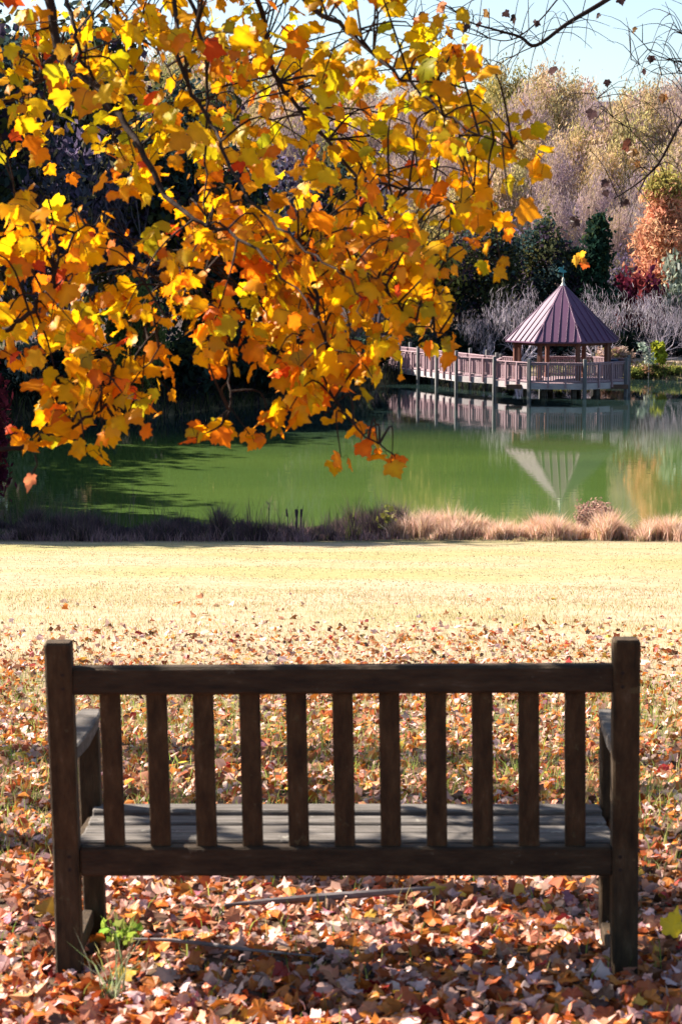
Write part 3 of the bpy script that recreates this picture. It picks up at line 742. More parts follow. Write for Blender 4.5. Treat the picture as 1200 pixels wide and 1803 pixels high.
    if kind == 'yellow':
        Hh = 11.0; cen = crown_pts(r, 110, 3.0, 4.8, 'round') + np.array([0, 0, 6.0])
        zt = cen[:, 2] > 6.0
        leaf_cloud(C, cen[zt], 64, .5, .26, [(3, (.55, .40, .14)), (2, (.60, .42, .24)), (1, (.42, .38, .10))], r, 1.8, .9, .16, 1.3)
        leaf_cloud(C, cen[~zt], 64, .5, .26, [(3, (.20, .22, .05)), (2, (.32, .27, .07)), (1, (.42, .32, .10))], r, 1.8, .9, .16, 1.3)
        tube(T, [(0, 0, -.5), (.1, 0, 3), (0, .1, 7), (0, 0, 10)], [.22, .16, .08, .02], 6, (.2, .16, .13)); return T, C, Hh
    if kind == 'cherry':                    # low spreading leafless tree with silvery twigs
        Hh = 4.2
        for k in range(3):
            a = r.uniform(0, 6.28)
            grow(T, r, (0, 0, -.2), (.75 * math.cos(a + k * 2.1), .75 * math.sin(a + k * 2.1), .8), 2.1, .10, 0, 4, .75, .5, (.52, .46, .51), 6, (3, 5), 4)
        cen = crown_pts(r, 60, 2.4, 1.2, 'vase') + np.array([0, 0, 2.9])
        leaf_cloud(C, cen, 13, .40, .034, [(3, (.46, .40, .46)), (2, (.38, .33, .39)), (1, (.56, .50, .52))], r, 15, 2.2, .14)
        return T, C, Hh
    if kind in SHRUBS:
        pal, rr, zz, sz = SHRUBS[kind]; Hh = zz * 2
        cen = crown_pts(r, 60, rr, zz, 'round') + np.array([0, 0, zz * 1.02])
        leaf_cloud(C, cen, 60, rr * .2, sz, pal, r, 1.8, .7, .2)
        for k in range(6): grow(T, r, (0, 0, -.1), (r.normal(0, .4), r.normal(0, .4), 1), zz * 1.3, .03 * rr + .01, 0, 1, .6, .6, (.14, .10, .09), 4, (1, 3), 3)
        return T, C, Hh
def hash_name(s): return sum(ord(c) * (i + 1) for i, c in enumerate(s)) % 9973
SHRUBS = {
    'maroon': ([(3, (.16, .025, .045)), (2, (.10, .02, .05)), (1, (.25, .05, .05))], 1.4, 1.5, .2),
    'burgundy': ([(3, (.13, .02, .035)), (2, (.08, .015, .035)), (1, (.2, .04, .04))], 1.6, 2.9, .2),
    'sage': ([(3, (.24, .28, .22)), (2, (.30, .34, .30)), (1, (.16, .2, .16))], 1.5, 1.9, .2),
    'bankgreen': ([(3, (.16, .20, .05)), (2, (.34, .32, .08)), (1.4, (.30, .18, .10))], 1.1, .55, .16),
    'reeds': ([(3, (.46, .30, .24)), (2, (.42, .36, .14)), (1, (.5, .38, .3))], .9, .8, .16),
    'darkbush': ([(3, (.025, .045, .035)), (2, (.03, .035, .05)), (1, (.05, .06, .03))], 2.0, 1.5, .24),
    'yellowbush': ([(3, (.50, .52, .05)), (2, (.40, .45, .05))], .3, .55, .12),
    'pinkbush': ([(3, (.46, .27, .21)), (2, (.54, .36, .29)), (1, (.34, .2, .17))], .52, .34, .05),
}
def place_tree(name, kind, x, y, height=None, top_py=None, seed=0, label='', cat='tree', group=None, wscale=1.0, rz=None, z=None):
    key = (kind, seed)
    zb = H(x, y) if z is None else z
    if top_py is not None:
        height = (CAMZ + (HOR - top_py) * y / FPX) - zb
    if key not in _mesh_cache:
        T, C, Hh = kind_tree(kind, seed)
        t_ = T.build('trunk', M_twig, None, color=True); c_ = C.build('crown', M_fol, None, color=True)
        # heights measured from the mesh itself
        hh = max(v[2] for v in (t_.bound_box[:] + c_.bound_box[:]))
        _mesh_cache[key] = [t_, c_, hh, True]
    t_, c_, hh, first = _mesh_cache[key]
    root = empty(name, (x, y, zb), rng.uniform(0, 6.28) if rz is None else rz)
    s = height / hh
    root.scale = (s * wscale, s * wscale, s)
    if first: a, b = t_, c_; _mesh_cache[key][3] = False
    else:
        a, b = t_.copy(), c_.copy(); COL.objects.link(a); COL.objects.link(b)
    a.parent = root; b.parent = root
    tag(root, label, cat, group)
    return root
def X(px, Y): return (px - CX) / FPX * Y

# hillside wood: rows climbing the slope beyond the pond
LB = {'hill_bare': 'half leafless lavender grey tree in the wood on the far hillside',
      'hill_tan': 'tan and straw yellow leaved tree in the wood on the far hillside',
      'hill_olive': 'olive green leaved tree in the wood on the far hillside'}
NM = {'hill_bare': 'bare_tree', 'hill_tan': 'tan_tree', 'hill_olive': 'olive_tree'}
i = 0
for Y_, h0 in ((143, 9), (151, 11), (161, 12), (172, 12.5), (184, 13), (198, 13.5), (214, 14)):
    step = 4.6
    x0, x1 = X(-60, Y_), X(1270, Y_)
    n = int((x1 - x0) / step)
    for k in range(n + 1):
        x = x0 + k * step + rng.normal(0, .7); y = Y_ + rng.normal(0, 2.2)
        u = rng.random()
        if Y_ > 190: kd = 'hill_tan' if u < .5 else ('hill_olive' if u < .62 else 'hill_bare')
        else: kd = 'hill_bare' if u < .58 else ('hill_tan' if u < .92 else 'hill_olive')
        px = CX + FPX * x / y
        hh = h0 * rng.uniform(.85, 1.12)
        if Y_ > 205: hh *= 1.0 - .10 * (740 < px < 840) + .05 * math.sin(px * .02)
        place_tree(NM[kd], kd, x, y, hh, seed=int(rng.integers(3)), label=LB[kd], group='trees of the hillside wood: ' + NM[kd].replace('_', ' ') + 's')
        i += 1

# tall dark trees of the left shore, behind the maple
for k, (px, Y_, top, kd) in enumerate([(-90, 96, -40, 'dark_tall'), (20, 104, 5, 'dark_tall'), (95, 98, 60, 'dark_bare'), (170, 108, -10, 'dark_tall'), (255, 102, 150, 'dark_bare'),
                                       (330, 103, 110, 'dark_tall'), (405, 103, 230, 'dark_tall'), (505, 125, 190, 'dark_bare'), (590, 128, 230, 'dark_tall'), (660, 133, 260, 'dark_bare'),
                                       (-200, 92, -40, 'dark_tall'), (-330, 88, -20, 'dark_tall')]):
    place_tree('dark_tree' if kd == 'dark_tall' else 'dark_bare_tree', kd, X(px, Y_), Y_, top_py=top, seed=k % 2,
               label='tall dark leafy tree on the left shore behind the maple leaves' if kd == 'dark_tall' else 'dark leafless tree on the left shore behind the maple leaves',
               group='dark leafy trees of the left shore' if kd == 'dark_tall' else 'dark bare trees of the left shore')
for k, (px, Y_, top) in enumerate([(335, 93, 560), (420, 97, 540), (500, 101, 570), (575, 108, 560), (640, 113, 575), (120, 90, 560), (30, 90, 600)]):
    place_tree('dark_bush', 'darkbush', X(px, Y_), Y_, top_py=top, seed=k % 2, label='dark rounded bush at the water edge of the left shore', cat='bush', group='dark bushes of the left shore', wscale=1.2)
place_tree('green_tree', 'green', X(235, 89.5), 89.5, top_py=455, seed=0, label='dull green drooping tree at the pond edge behind the lower left maple leaves', wscale=.9)
place_tree('sage_shrub', 'sage', X(55, 89), 89, top_py=590, seed=0, label='grey green shrub on the left shore beside the dark red one', cat='shrub', wscale=.8)
place_tree('burgundy_shrub', 'burgundy', X(-34, 56), 56, top_py=620, seed=0, label='dark burgundy shrub at the far left edge', cat='shrub', wscale=.75, z=.0)
# trees and shrubs behind the gazebo
place_tree('yellow_tree', 'yellow', X(735, 124), 124, top_py=345, seed=0, label='yellow and green tree above the boardwalk, left of the shaded trees', wscale=1.05)
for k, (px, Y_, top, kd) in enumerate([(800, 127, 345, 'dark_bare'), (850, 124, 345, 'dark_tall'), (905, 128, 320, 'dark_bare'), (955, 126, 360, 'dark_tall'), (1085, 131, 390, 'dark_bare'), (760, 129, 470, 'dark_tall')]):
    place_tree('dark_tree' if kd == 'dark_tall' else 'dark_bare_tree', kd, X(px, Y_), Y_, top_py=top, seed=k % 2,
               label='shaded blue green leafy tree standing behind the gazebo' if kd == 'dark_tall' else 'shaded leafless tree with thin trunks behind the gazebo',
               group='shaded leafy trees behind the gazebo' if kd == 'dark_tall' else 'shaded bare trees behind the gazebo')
place_tree('evergreen_tree', 'evergreen', X(1048, 124), 124, top_py=365, seed=0, label='dark green conical evergreen right above the gazebo roof', wscale=.85)
place_tree('evergreen_tree', 'evergreen', X(1010, 127), 127, top_py=425, seed=1, label='lower dark evergreen directly behind the gazebo spire', wscale=.95)
place_tree('cypress_tree', 'cypress', X(1162, 131), 131, top_py=288, seed=0, label='orange cone shaped tree with yellow green tip at right', wscale=1.35)
place_tree('maroon_shrub', 'maroon', X(1125, 126), 126, top_py=455, seed=0, label='dark maroon shrub under the orange cone shaped tree', cat='shrub', wscale=.62)
place_tree('sage_tree', 'sage', X(1200, 127), 127, top_py=425, seed=1, label='grey green tree at the right edge below the orange one', wscale=.6)
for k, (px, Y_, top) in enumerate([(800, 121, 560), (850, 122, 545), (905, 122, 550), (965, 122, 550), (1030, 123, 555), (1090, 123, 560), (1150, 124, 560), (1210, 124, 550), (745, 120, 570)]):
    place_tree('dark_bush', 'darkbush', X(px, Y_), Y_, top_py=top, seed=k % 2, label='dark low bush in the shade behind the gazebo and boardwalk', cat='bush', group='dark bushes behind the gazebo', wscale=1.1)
for px, Y_, top, lb in [(905, 118.5, 482, 'silvery leafless spreading tree just left of the gazebo roof'), (1058, 118.5, 485, 'silvery leafless spreading tree just right of the gazebo roof'),
                        (1143, 119, 492, 'silvery leafless tree with one upright trunk on the right bank'), (1205, 120, 500, 'silvery leafless tree cut by the right edge of the view'),
                        (842, 119.5, 530, 'low greyish leafless tree behind the boardwalk')]:
    place_tree('bare_cherry_tree', 'cherry', X(px, Y_), Y_, top_py=top, seed=int(px) % 3, label=lb, wscale=.82)
for k, (px, Y_, top, kd, nm, lb, cat, ws) in enumerate([
        (1082, 117.5, 605, 'reeds', 'reed_clump', 'tan reeds just behind the right end of the gazebo deck', 'reeds', 1.2),
        (1060, 118.2, 608, 'reeds', 'reed_clump', 'tan reeds showing between the gazebo columns and the right bank', 'reeds', 1.0),
        (1120, 115.6, 640, 'bankgreen', 'bank_shrub', 'low green shrub on the far bank nearest the gazebo', 'shrub', 1.1),
        (1152, 115.3, 636, 'bankgreen', 'bank_shrub', 'low green shrub on the far bank beneath the sapling', 'shrub', 1.1),
        (1185, 115.2, 638, 'bankgreen', 'bank_shrub', 'low green shrub on the far bank at the right edge', 'shrub', 1.2),
        (1157, 116.5, 597, 'yellowbush', 'yellow_shrub', 'small upright yellow green shrub on the pale bank', 'shrub', 1.0)]):
    place_tree(nm, kd, X(px, Y_), Y_, top_py=top, seed=k % 2, label=lb, cat=cat, wscale=ws)
q = (X(1140, 115), 115.0); sm = MB(); zb = H(*q)
sap = empty('sapling', (q[0], q[1], zb))
tube(sm, [(0, 0, -.6), (.02, 0, .6), (-.03, 0, 1.3), (.02, 0, 2.0)], [.05, .04, .03, .015], 6); sm.build('trunk', M_palebark, sap)
sm = MB(); leaf_cloud(sm, np.array([[-.25, 0, 1.75], [-.1, 0, 1.5], [-.35, .1, 1.9], [.05, .05, 1.3], [.2, 0, .95], [-.05, 0, 1.05]]), 40, .13, .15, [(1, (.34, .45, .38)), (1, (.44, .5, .42))], rng)
sm.build('crown', M_fol, sap, color=True)
tag(sap, 'slender sapling with pale mint leaves at the far right waterline', 'sapling')

# trees standing just outside the left edge: their shade falls on the near bank and water
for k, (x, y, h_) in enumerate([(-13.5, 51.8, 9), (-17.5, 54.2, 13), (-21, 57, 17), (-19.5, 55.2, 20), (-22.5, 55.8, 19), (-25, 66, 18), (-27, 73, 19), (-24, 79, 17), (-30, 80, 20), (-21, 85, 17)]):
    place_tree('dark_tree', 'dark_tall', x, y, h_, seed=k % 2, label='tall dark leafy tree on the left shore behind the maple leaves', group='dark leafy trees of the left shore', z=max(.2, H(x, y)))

# ------------------------------------------------------------------ near bank vegetation
def bank_blades(mb, x0, x1, n, hf, pal, wd, lean, yr=(-4.6, -.6), jit=.25):
    m_ = max(6, int((x1 - x0) * 5)); cx = rng.uniform(x0, x1, m_); cyo = rng.uniform(*yr, m_); ch = np.clip(rng.normal(1, .28, m_), .4, 1.7)
    k = rng.integers(0, m_, n); loose = rng.random(n) < .3
    x = np.where(loose, rng.uniform(x0, x1, n), cx[k] + rng.normal(0, .10, n))
    y = shoreN(x) + np.where(loose, rng.uniform(*yr, n), cyo[k] + rng.normal(0, .10, n))
    blades(mb, x, y, hf(x, y) * np.where(loose, .7, ch[k]) * rng.uniform(.5, 1.1, n), wd, pal, lean, jit)
DARKW = [(3, (.13, .085, .10)), (2, (.09, .07, .085)), (1.5, (.20, .13, .13)), (1, (.08, .09, .04)), (.6, (.25, .17, .16))]
bw = MB()
hw = lambda x, y: .42 + .17 * np.sin(x * 1.7 + .5 * np.sin(x)) + .12 * np.sin(x * 4.1 + 1)
bank_blades(bw, -14, 1.4, 30000, hw, DARKW, .014, .35, (-3.4, -.4))
bank_blades(bw, -14, 1.2, 1600, lambda x, y: .78 + .2 * np.sin(x * 2.3), DARKW, .010, .22, (-2.6, -.4))
bank_blades(bw, -14, 1.6, 2500, lambda x, y: .3 + 0 * x, [(2, (.32, .20, .20)), (1, (.26, .17, .19))], .016, .5, (-3.9, -2.6))
bank_blades(bw, .2, 2.2, 2600, lambda x, y: .45 + 0 * x, DARKW + [(2, (.22, .26, .06))], .014, .3, (-3.2, -.4))
bank_blades(bw, 1.2, 16, 9000, lambda x, y: .11 + .03 * np.sin(x * 3), [(3, (.50, .34, .24)), (2, (.40, .33, .14)), (1, (.22, .16, .12))], .014, .4, (-4.3, -.6))
tag(bw.build('bank_weeds', M_grass, color=True), 'dark purplish dry weeds lining the near bank of the pond', 'weeds', kind='stuff')
TAN = [(3, (.92, .60, .46)), (2, (.96, .72, .56)), (1.4, (.76, .48, .30)), (.8, (.62, .50, .22)), (.4, (.40, .20, .15))]
def tussock(px, py_top, wpx, Y_, label, lean=.38):
    x = X(px, Y_); r_ = wpx / FPX * Y_ / 2 * .9; zb = H(x, Y_); h_ = P(px, py_top, Y_).z - zb
    n = 4600; a = rng.uniform(0, 6.28, n); rr = np.sqrt(rng.random(n)) * r_
    m_ = 26; tx, ty = rng.uniform(-1, 1, m_) * r_, rng.uniform(-.7, .7, m_) * r_; th = np.clip(rng.normal(1, .24, m_), .5, 1.5)
    k = rng.integers(0, m_, n); lx, ly = tx[k] + rng.normal(0, .07, n), ty[k] + rng.normal(0, .07, n)
    hh = h_ * 1.3 * np.clip(1 - .6 * (lx / r_) ** 2, .25, 1) * th[k] * rng.uniform(.5, 1.05, n)
    mb = MB(); z0 = hgt(lx + x, ly + Y_) - zb
    blades(mb, lx, ly, hh, .013, TAN, lean, .22, z0=z0)
    o = mb.build('grass_clump', M_grass, color=True); o.location = (x, Y_, zb)
    tag(o, label, 'grass clump')
tussock(735, 915, 130, 49.0, 'tan grass clump on the bank nearest the dark weeds')
tussock(815, 917, 120, 48.8, 'tan grass clump between two others left of the shrub')
tussock(885, 925, 90, 48.6, 'low tan grass clump beside the gap below the roof reflection')
tussock(960, 918, 110, 48.4, 'tan grass clump just left of the pink shrub')
tussock(1060, 915, 130, 48.4, 'large tan grass clump in front of the pink shrub')
tussock(1175, 917, 110, 47.9, 'tan grass clump cut by the right edge of the view')
place_tree('pink_shrub', 'pinkbush', X(1052, 50.2), 50.2, top_py=876, seed=0, label='dry pinkish twiggy shrub rising above the tan grass at right', cat='shrub', wscale=1.0)
for px, top, lb in ((472, 884, 'single thin dead stalk standing above the dark weeds'), (518, 890, 'dark bulrush stalks standing together above the dark weeds'), (380, 895, 'feathery dead weed standing above the dark weeds left of centre')):
    x, y = X(px, 49.5), 49.5; zb = H(x, y); mb = MB(); top_z = P(px, top, y).z - zb
    for k in range(1 if px == 472 else 6):
        dx = 0 if px == 472 else rng.normal(0, .14)
        tube(mb, [(dx, 0, 0), (dx + .01, 0, top_z * .6), (dx * 1.25 + .02, 0, top_z * rng.uniform(.75, 1) if k else top_z)], [.012, .011, .006], 5, (.09, .07, .08))
        if px == 518: tube(mb, [(dx * 1.1, 0, top_z * .6), (dx * 1.15, 0, top_z * .86)], [.022, .022], 6, (.06, .045, .05))
        if px != 518:
            for j in range(10):
                a = rng.uniform(-1, 1); z_ = top_z * rng.uniform(.5, .95)
                tube(mb, [(dx, 0, z_), (dx + a * .10, rng.normal(0, .05), z_ + .09)], [.005, .003], 4, (.12, .09, .10))
    o = mb.build('dead_stalk', M_twig, color=True); o.location = (x, y, zb); tag(o, lb, 'weed')
x, y = X(681, 49.0), 49.0; mb = MB(); zb = H(x, y); tz = P(681, 892, y).z - zb
tube(mb, [(0, 0, 0), (.01, 0, tz * .6), (-.02, 0, tz)], [.012, .01, .005], 5, (.5, .5, .2))
n = 34; pos = np.stack([rng.normal(0, .09, n), rng.normal(0, .07, n), tz * rng.uniform(.35, 1.0, n)], 1)
scatter_leaves(mb, pos, np.stack([rng.normal(0, 1, n), rng.normal(0, .6, n), rng.normal(.2, .5, n)], 1), np.stack([rng.normal(0, .5, n), -np.ones(n), rng.normal(.5, .5, n)], 1), rng.uniform(.08, .15, n), pick([(2, (.55, .52, .12)), (1, (.6, .5, .25))], n), .3, True)
o = mb.build('young_plant', M_fol, color=True); o.location = (x, y, zb)
tag(o, 'young yellow green plant where dark weeds meet tan grass', 'plant')

# ------------------------------------------------------------------ the maple over the bench
maple_base = Vector((-3.9, 8.6, H(-3.9, 8.6)))
maple = empty('maple_tree', maple_base)
def ML(v): return Vector(v) - maple_base
def smooth_path(pts, n=5):
    pts = [Vector(p) for p in pts]; out = []
    for i in range(len(pts) - 1):
        p0 = pts[max(i - 1, 0)]; p1 = pts[i]; p2 = pts[i + 1]; p3 = pts[min(i + 2, len(pts) - 1)]
        for k in range(n):
            t = k / n
            out.append(.5 * ((2 * p1) + (p2 - p0) * t + (2 * p0 - 5 * p1 + 4 * p2 - p3) * t * t + (3 * p1 - p0 - 3 * p2 + p3) * t ** 3))
    out.append(pts[-1]); return out
mb = MB()
tr = [maple_base + Vector((0, 0, -.3)), maple_base + Vector((.05, 0, .9)), maple_base + Vector((.15, .05, 2.4)), maple_base + Vector((.3, 0, 4.2)), maple_base + Vector((.2, .1, 6.6))]
tp = smooth_path(tr, 4); tube(mb, [ML(p) for p in tp], list(np.linspace(.24, .08, len(tp))), 12); mb.build('trunk', M_bark, maple, smooth=True)
BR = [  # (pixel x, pixel y, distance) along each bough, start radius, end radius
    ([(-420, -480, 7.90), (-120, -360, 7.60), (60, -220, 6.85), (88, -90, 6.65), (92, 0, 6.55), (104, 85, 6.50), (160, 150, 6.40), (225, 220, 6.30), (272, 310, 6.15), (325, 375, 6.05), (402, 412, 5.95), (480, 470, 5.75), (560, 560, 5.55)], .023, .0015),
    ([(60, -220, 6.85), (105, -60, 6.45), (128, 40, 6.25), (145, 100, 6.25), (168, 150, 6.37)], .008, .005),
    ([(60, -220, 6.85), (140, -80, 7.15), (200, 20, 7.15), (245, 65, 7.15), (285, 100, 7.05), (330, 190, 6.95)], .009, .002),
    ([(140, -80, 7.15), (290, -70, 6.85), (345, 30, 6.65), (358, 110, 6.55), (366, 215, 6.45), (362, 300, 6.35), (358, 430, 6.25)], .009, .002),
    ([(290, -70, 6.85), (320, 130, 6.45), (365, 200, 6.35), (400, 280, 6.15), (440, 350, 5.95), (520, 430, 5.75), (600, 480, 5.55), (640, 560, 5.45)], .008, .0015),
    ([(290, -70, 7.6), (450, -60, 7.4), (560, 20, 7.0), (640, 80, 6.8), (720, 150, 6.6), (800, 215, 6.4), (900, 265, 6.3)], .012, .002),
    ([(450, -60, 7.4), (470, 80, 7.6), (500, 160, 7.6), (560, 230, 7.5), (650, 320, 7.3), (740, 330, 7.2), (830, 370, 7.1)], .011, .003),
    ([(104, 85, 7.25), (60, 150, 7.0), (0, 190, 6.8), (-60, 220, 6.7)], .012, .006),
    ([(-420, -480, 8.2), (-330, 60, 6.9), (-240, 480, 6.5), (-100, 610, 6.3), (0, 582, 6.2), (60, 545, 6.2), (95, 490, 6.2), (135, 412, 6.2), (205, 368, 6.25)], .016, .002),
    ([(-240, 480, 6.5), (-120, 720, 6.2), (0, 788, 6.1), (80, 772, 6.1), (130, 752, 6.1), (165, 728, 6.1), (215, 690, 6.2), (290, 600, 6.3)], .010, .002),
    ([(402, 412, 6.7), (362, 500, 6.5), (372, 560, 6.4), (405, 640, 6.3), (400, 720, 6.2), (385, 765, 6.2)], .007, .002),
    ([(520, 430, 6.5), (555, 520, 6.3), (570, 600, 6.2), (590, 700, 6.1), (640, 765, 6.1), (700, 800, 6.1)], .007, .002),
    ([(600, 480, 6.3), (660, 490, 6.2), (700, 540, 6.2), (740, 570, 6.2), (785, 590, 6.2)], .006, .002),
    ([(358, 430, 7.0), (330, 520, 6.6), (290, 560, 6.4), (240, 630, 6.3), (200, 740, 6.2)], .006, .002),
]
nodes = []
for pts, r0, r1 in BR:
    path = smooth_path([P(*p) for p in pts], 5)
    path = [p + Vector(rng.normal(0, .006, 3)) for p in path]
    b_ = MB(); tube(b_, [ML(p) for p in path], list(np.linspace(r0, r1, len(path))), 7)
    b_.build('branch', M_branch, maple, smooth=True)
    nodes += path
b_ = MB(); a = tr[3]; bstart = P(-420, -480, 8.2)
tube(b_, [ML(p) for p in smooth_path([tr[3], (tr[3] + bstart) / 2 + Vector((0, 0, .3)), bstart], 5)], list(np.linspace(.08, .036, 11)), 8); b_.build('branch', M_branch, maple, smooth=True)
NODES = np.array([tuple(p) for p in nodes])

def in_poly(x, y, poly):
    c = np.zeros(len(x), bool); n = len(poly)
    for i in range(n):
        (x1, y1), (x2, y2) = poly[i], poly[(i + 1) % n]
        k = ((y1 > y) != (y2 > y)) & (x < (x2 - x1) * (y - y1) / (y2 - y1 + 1e-9) + x1); c ^= k
    return c
def sample(poly, n):
    px = np.array(poly); out = np.zeros((0, 2))
    while len(out) < n:
        q = rng.uniform(px.min(0), px.max(0), (n, 2)); q = q[in_poly(q[:, 0], q[:, 1], poly)]; out = np.concatenate([out, q])
    return out[:n]
A_top = [(-250, -300), (650, -300), (690, -60), (700, 20), (770, 50), (830, 90), (790, 120), (800, 150), (860, 190), (930, 250), (945, 280), (900, 305), (880, 370), (820, 370), (780, 330), (700, 400), (600, 420), (480, 400), (330, 360), (230, 330), (120, 260), (0, 230), (-250, 200)]
A_mid = [(280, 350), (480, 390), (600, 410), (720, 380), (760, 440), (700, 500), (770, 560), (760, 590), (690, 590), (640, 650), (590, 690), (550, 640), (480, 600), (470, 520), (420, 460), (330, 440)]
A_left = [(-200, 330), (0, 370), (120, 340), (230, 360), (290, 400), (330, 450), (320, 560), (285, 610), (275, 690), (200, 700), (130, 690), (60, 640), (0, 650), (-200, 640)]
A_low = [(330, 500), (450, 560), (560, 640), (620, 690), (590, 720), (540, 700), (500, 650), (400, 620), (330, 600)]
CL = []   # clusters: px, py, Y, leaf count, spread in px
def addc(q, y0, y1, cnt, sp):
    for (a, b) in q: CL.append((a, b, rng.uniform(y0, y1), cnt, sp))
addc(sample(A_top, 262), 6.2, 8.6, 9, 32)
addc(sample(A_mid, 76), 6.0, 7.4, 9, 30)
addc(sample(A_left, 68), 5.9, 7.0, 7, 28)
addc(sample(A_low, 24), 5.9, 6.8, 6, 22)
for (a, b, c) in [(640, 765, 4), (665, 790, 3), (690, 805, 2), (600, 805, 2), (365, 752, 4), (345, 770, 2), (400, 745, 4), (440, 765, 3), (475, 745, 5), (510, 720, 5), (545, 700, 5), (570, 730, 3),
                  (20, 770, 2), (60, 772, 4), (95, 755, 5), (125, 735, 4), (150, 795, 2), (180, 750, 3), (210, 745, 2), (110, 715, 4), (120, 690, 3), (165, 690, 4), (250, 700, 3), (215, 660, 3), (30, 630, 3), (75, 640, 2),
                  (780, 450, 3), (860, 450, 2), (880, 458, 2), (835, 425, 2), (720, 445, 3), (745, 350, 4), (800, 245, 5), (900, 255, 4), (960, 285, 2), (850, 100, 2), (800, 90, 4), (770, 110, 3), (895, 360, 2), (845, 360, 3),
                  (780, 590, 3), (750, 540, 3), (600, 640, 5), (640, 640, 4), (655, 665, 1)]:
    CL.append((a, b, rng.uniform(6.0, 6.6), c + (3 if a < 300 else 1), 17))
MPAL = [(4.2, (.76, .31, .004)), (3.6, (.80, .43, .004)), (2.2, (.68, .46, .006)), (1.2, (.76, .20, .006)), (.9, (.46, .38, .010)), (.25, (.66, .08, .012))]
fol = MB(); twg = MB()
pos_l, tip_l, nrm_l, sz_l = [], [], [], []
for (px, py, Y_, cnt, sp) in CL:
    c = P(px, py, Y_)
    d = np.linalg.norm(NODES - np.array(c), axis=1); j = int(np.argmin(d + rng.uniform(0, .15, len(d)))); a = Vector(NODES[j])
    if (a - c).length < 1.3:
        m_ = (a + c) / 2 + Vector(rng.normal(0, .03, 3)) + Vector((0, 0, .06))
        tw = smooth_path([a, m_, c], 4); tube(twg, [ML(p) for p in tw], list(np.linspace(.0042, .0016, len(tw))), 4)
    for k in range(cnt):
        s = sp / FPX * Y_
        p = c + Vector((rng.normal(0, s), rng.normal(0, s * 1.3), rng.normal(0, s * .75)))
        t_ = unit(np.array([rng.normal(.1, .75), rng.normal(-.1, .75), -abs(rng.normal(.75, .35))]))
        nn = np.array([rng.normal(-.2, .75), rng.normal(-.35, .75), rng.normal(.55, .4)])
        pos_l.append(tuple(p)); tip_l.append(t_); nrm_l.append(nn); sz_l.append(np.clip(rng.normal(.053, .014), .024, .090))
        # leaf stalk
        if rng.random() < .6:
            tube(twg, [ML(c + (p - c) * .2), ML(c + (p - c) * .6 + Vector((0, 0, .012))), ML(p)], .0011, 3)
# the rest of the crown, above and left of the view: it throws the dapple over bench and leaves
def crown_box(n, c, ext, cnt, zext=None):
    for _ in range(n):
        q = np.array(c) + rng.uniform(-1, 1, 3) * np.array(ext)
        for k in range(cnt):
            p = q + rng.normal(0, .13, 3)
            pos_l.append(tuple(p)); tip_l.append(unit(np.array([rng.normal(0, .75), rng.normal(0, .75), -abs(rng.normal(.6, .35))])))
            nrm_l.append(np.array([rng.normal(0, .6), rng.normal(0, .6), rng.normal(.8, .4)])); sz_l.append(np.clip(rng.normal(.085, .02), .04, .12))
SHADE = [((-2.9, 7.0, 8.2), (.8, .25, .3), 16), ((-4.2, 9.2, 10.0), (1.6, .4, .5), 60), ((-5.6, 12.7, 9.6), (2.4, .24, .3), 110), ((-5.0, 11.1, 9.2), (2.0, .16, .2), 80), ((-3.6, 9.9, 9.0), (1.3, .14, .2), 40), ((-2.6, 7.0, 8.0), (1.2, .15, .15), 14)]
for c, e, n in SHADE: crown_box(n, c, e, 9)
pos_l = np.array(pos_l); n = len(pos_l)
colr = pick(MPAL, n, .16, level=.92)
hi = (pos_l[:, 2] > 7.25)[:, None]
colr = np.where(hi, colr * np.array([.86, 1.0, 1.0]), colr)
scatter_leaves(fol, pos_l - np.array(maple_base), np.array(tip_l), np.array(nrm_l), np.array(sz_l), np.clip(colr, 0, .95), .32)
# one long leaf hanging low at the left
q = P(62, 800, 6.1); e = P(56, 836, 6.1)
tube(twg, [ML(q), ML((q + e) / 2 + Vector((.012, 0, 0))), ML(e)], .0028, 4)
scatter_leaves(fol, np.array([tuple(ML(e))]), np.array([[-.35, 0, -1]]), np.array([[.75, -.6, .2]]), np.array([.055]), np.array([[.7, .28, .12]]), .3)
for c, e, nn in SHADE:      # limbs carrying the unseen part of the crown
    lb = MB(); tube(lb, [ML(p) for p in smooth_path([tr[3], (tr[3] + Vector(c)) / 2 + Vector((0, 0, .2)), Vector(c)], 4)], list(np.linspace(.06, .012, 9)), 6); lb.build('branch', M_branch, maple, smooth=True)
twg.build('twigs', M_branch, maple)
fol.build('foliage', M_leaf, maple, color=True, smooth=True)
tag(maple, 'big maple with glowing golden orange leaves hanging over the upper left', 'tree')

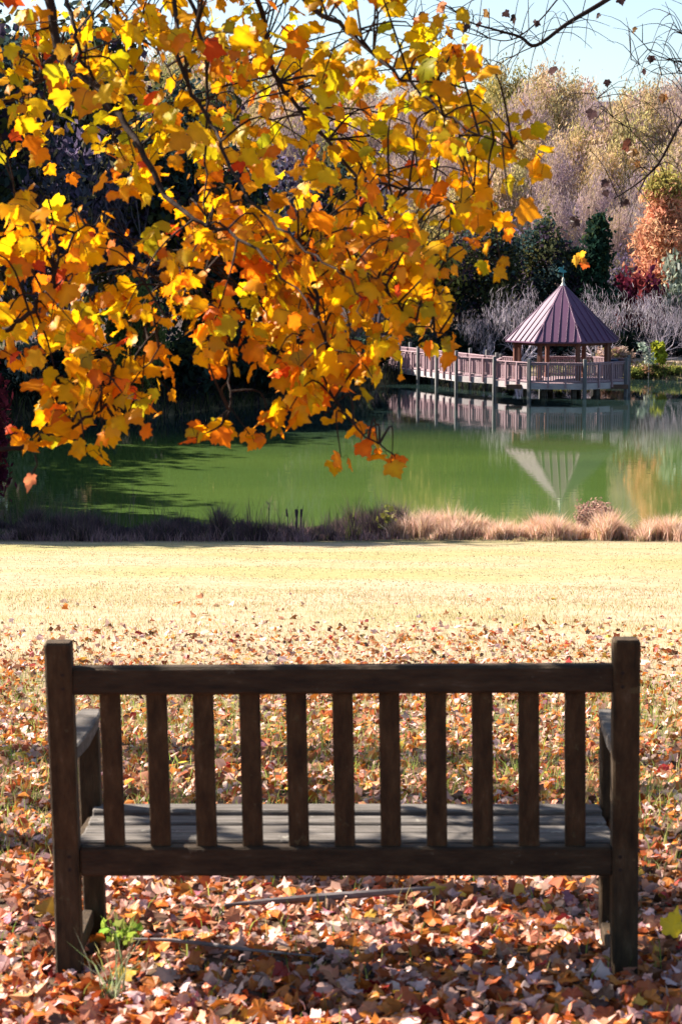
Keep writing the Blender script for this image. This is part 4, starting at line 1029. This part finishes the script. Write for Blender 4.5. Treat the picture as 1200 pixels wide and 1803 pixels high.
# ------------------------------------------------------------------ leafless tree reaching in from the right
bb = Vector((4.6, 12.5, H(4.6, 12.5))); bt = empty('bare_twig_tree', bb)
def BL(v): return Vector(v) - bb
mb = MB(); tt = smooth_path([bb + Vector((0, 0, -.3)), bb + Vector((-.1, 0, 1.5)), bb + Vector((-.2, 0, 3.5)), bb + Vector((-.3, .1, 6.0))], 4)
tube(mb, [BL(p) for p in tt], list(np.linspace(.17, .05, len(tt))), 10); mb.build('trunk', M_bark, bt, smooth=True)
BB = [([(1500, -260, 12.2), (1250, -120, 11.6), (1075, -5, 11.2), (1000, 40, 11.1), (943, 80, 11.0), (915, 65, 11.0), (870, 52, 11.0), (825, 38, 11.0), (790, 10, 11.0)], .02, .002),
      ([(1075, -5, 11.2), (1000, -15, 11.3), (950, 35, 11.4), (900, 70, 11.4), (850, 65, 11.5), (780, 45, 11.5), (700, 30, 11.5)], .006, .0015),
      ([(1500, 60, 12.2), (1330, 120, 11.6), (1250, 160, 11.2), (1200, 212, 11.0), (1160, 285, 11.0), (1125, 320, 11.0), (1080, 350, 11.0)], .016, .003),
      ([(1330, 120, 11.6), (1240, 110, 11.4), (1190, 108, 11.4), (1150, 95, 11.4), (1130, 75, 11.4)], .006, .0012),
      ([(1330, 120, 11.6), (1250, 60, 11.5), (1200, 60, 11.5), (1170, 3, 11.5)], .005, .0012),
      ([(1250, 160, 11.2), (1200, 130, 11.3), (1155, 130, 11.3), (1110, 105, 11.3)], .004, .001),
      ([(943, 80, 11.0), (900, 100, 11.1), (850, 130, 11.2), (800, 150, 11.2)], .003, .001),
      ([(1160, 285, 11.0), (1110, 230, 11.0), (1070, 200, 11.0), (1040, 160, 11.0)], .003, .001)]
tw = MB(); lf = []
for pts, r0, r1 in BB:
    ctrl = [P(*p) for p in pts]
    if pts[0][0] == 1500:      # the two main boughs leave the trunk itself
        zt = min(ctrl[0].z - .5, bb.z + 5.6); f = (zt - bb.z) / 6.0
        ctrl.insert(0, Vector((bb.x - .3 * f, bb.y + .1 * f, zt)))
    path = smooth_path(ctrl, 5)
    b_ = MB(); tube(b_, [BL(p) for p in path], list(np.linspace(r0, r1, len(path))), 6); b_.build('branch', M_branch, bt, smooth=True)
    for k in range(int(len(path) * .9)):
        i = rng.integers(len(path) // 3, len(path)); p = path[i]
        d = Vector((rng.normal(-.3, .8), rng.normal(0, .5), rng.normal(.15, .8))).normalized() * rng.uniform(.12, .34)
        t1 = smooth_path([p, p + d * .5 + Vector((0, 0, .03)), p + d + Vector((0, 0, -.02))], 3)
        tube(tw, [BL(x_) for x_ in t1], list(np.linspace(.0028, .001, len(t1))), 4)
        if rng.random() < .14: lf.append(tuple(BL(t1[-1])))
tw.build('twigs', M_branch, bt)
for a in [(1113, 262), (1118, 285), (1068, 318), (1066, 335), (1013, 385), (1100, 350), (820, 40), (888, 20), (905, 25), (943, 36), (858, 20), (790, 55), (1020, 445), (1030, 462), (1012, 450), (1024, 455)]:
    lf.append(tuple(BL(P(a[0], a[1], 11.0))))
n = len(lf); ff = MB()
cc = pick([(3, (.06, .035, .035)), (1, (.14, .05, .03)), (.5, (.24, .13, .04))], n); cc[-4:] = np.array([[.6, .3, .02], [.5, .12, .02], [.62, .36, .03], [.45, .2, .02]])
scatter_leaves(ff, np.array(lf), np.stack([rng.normal(0, .4, n), rng.normal(0, .4, n), -np.ones(n)], 1), np.stack([rng.normal(0, .6, n), -np.ones(n), rng.normal(0, .5, n)], 1), rng.uniform(.035, .06, n), cc, .6)
ff.build('dead_leaves', M_leaf, bt, color=True)
tag(bt, 'nearly leafless tree whose thin twigs reach into the sky at upper right', 'tree')

# ------------------------------------------------------------------ rough growth along the far shore
fw = MB()
def far_blades(x0, x1, n, h, pal, wd=.05):
    x = rng.uniform(x0, x1, n); y = shoreF(x) + rng.uniform(-.2, 4.5, n)
    blades(fw, x, y, rng.uniform(h[0], h[1], n), wd, pal, .4, .3)
far_blades(-34, 9, 9000, (.25, .9), [(3, (.04, .055, .035)), (2, (.05, .04, .05)), (1, (.09, .10, .04))])
far_blades(9, 40, 5000, (.12, .35), [(3, (.26, .28, .08)), (2, (.40, .34, .14)), (1, (.40, .26, .18))], .04)
tag(fw.build('shore_growth', M_grass, color=True), 'rough grass and weeds along the far shoreline', 'weeds', kind='stuff')
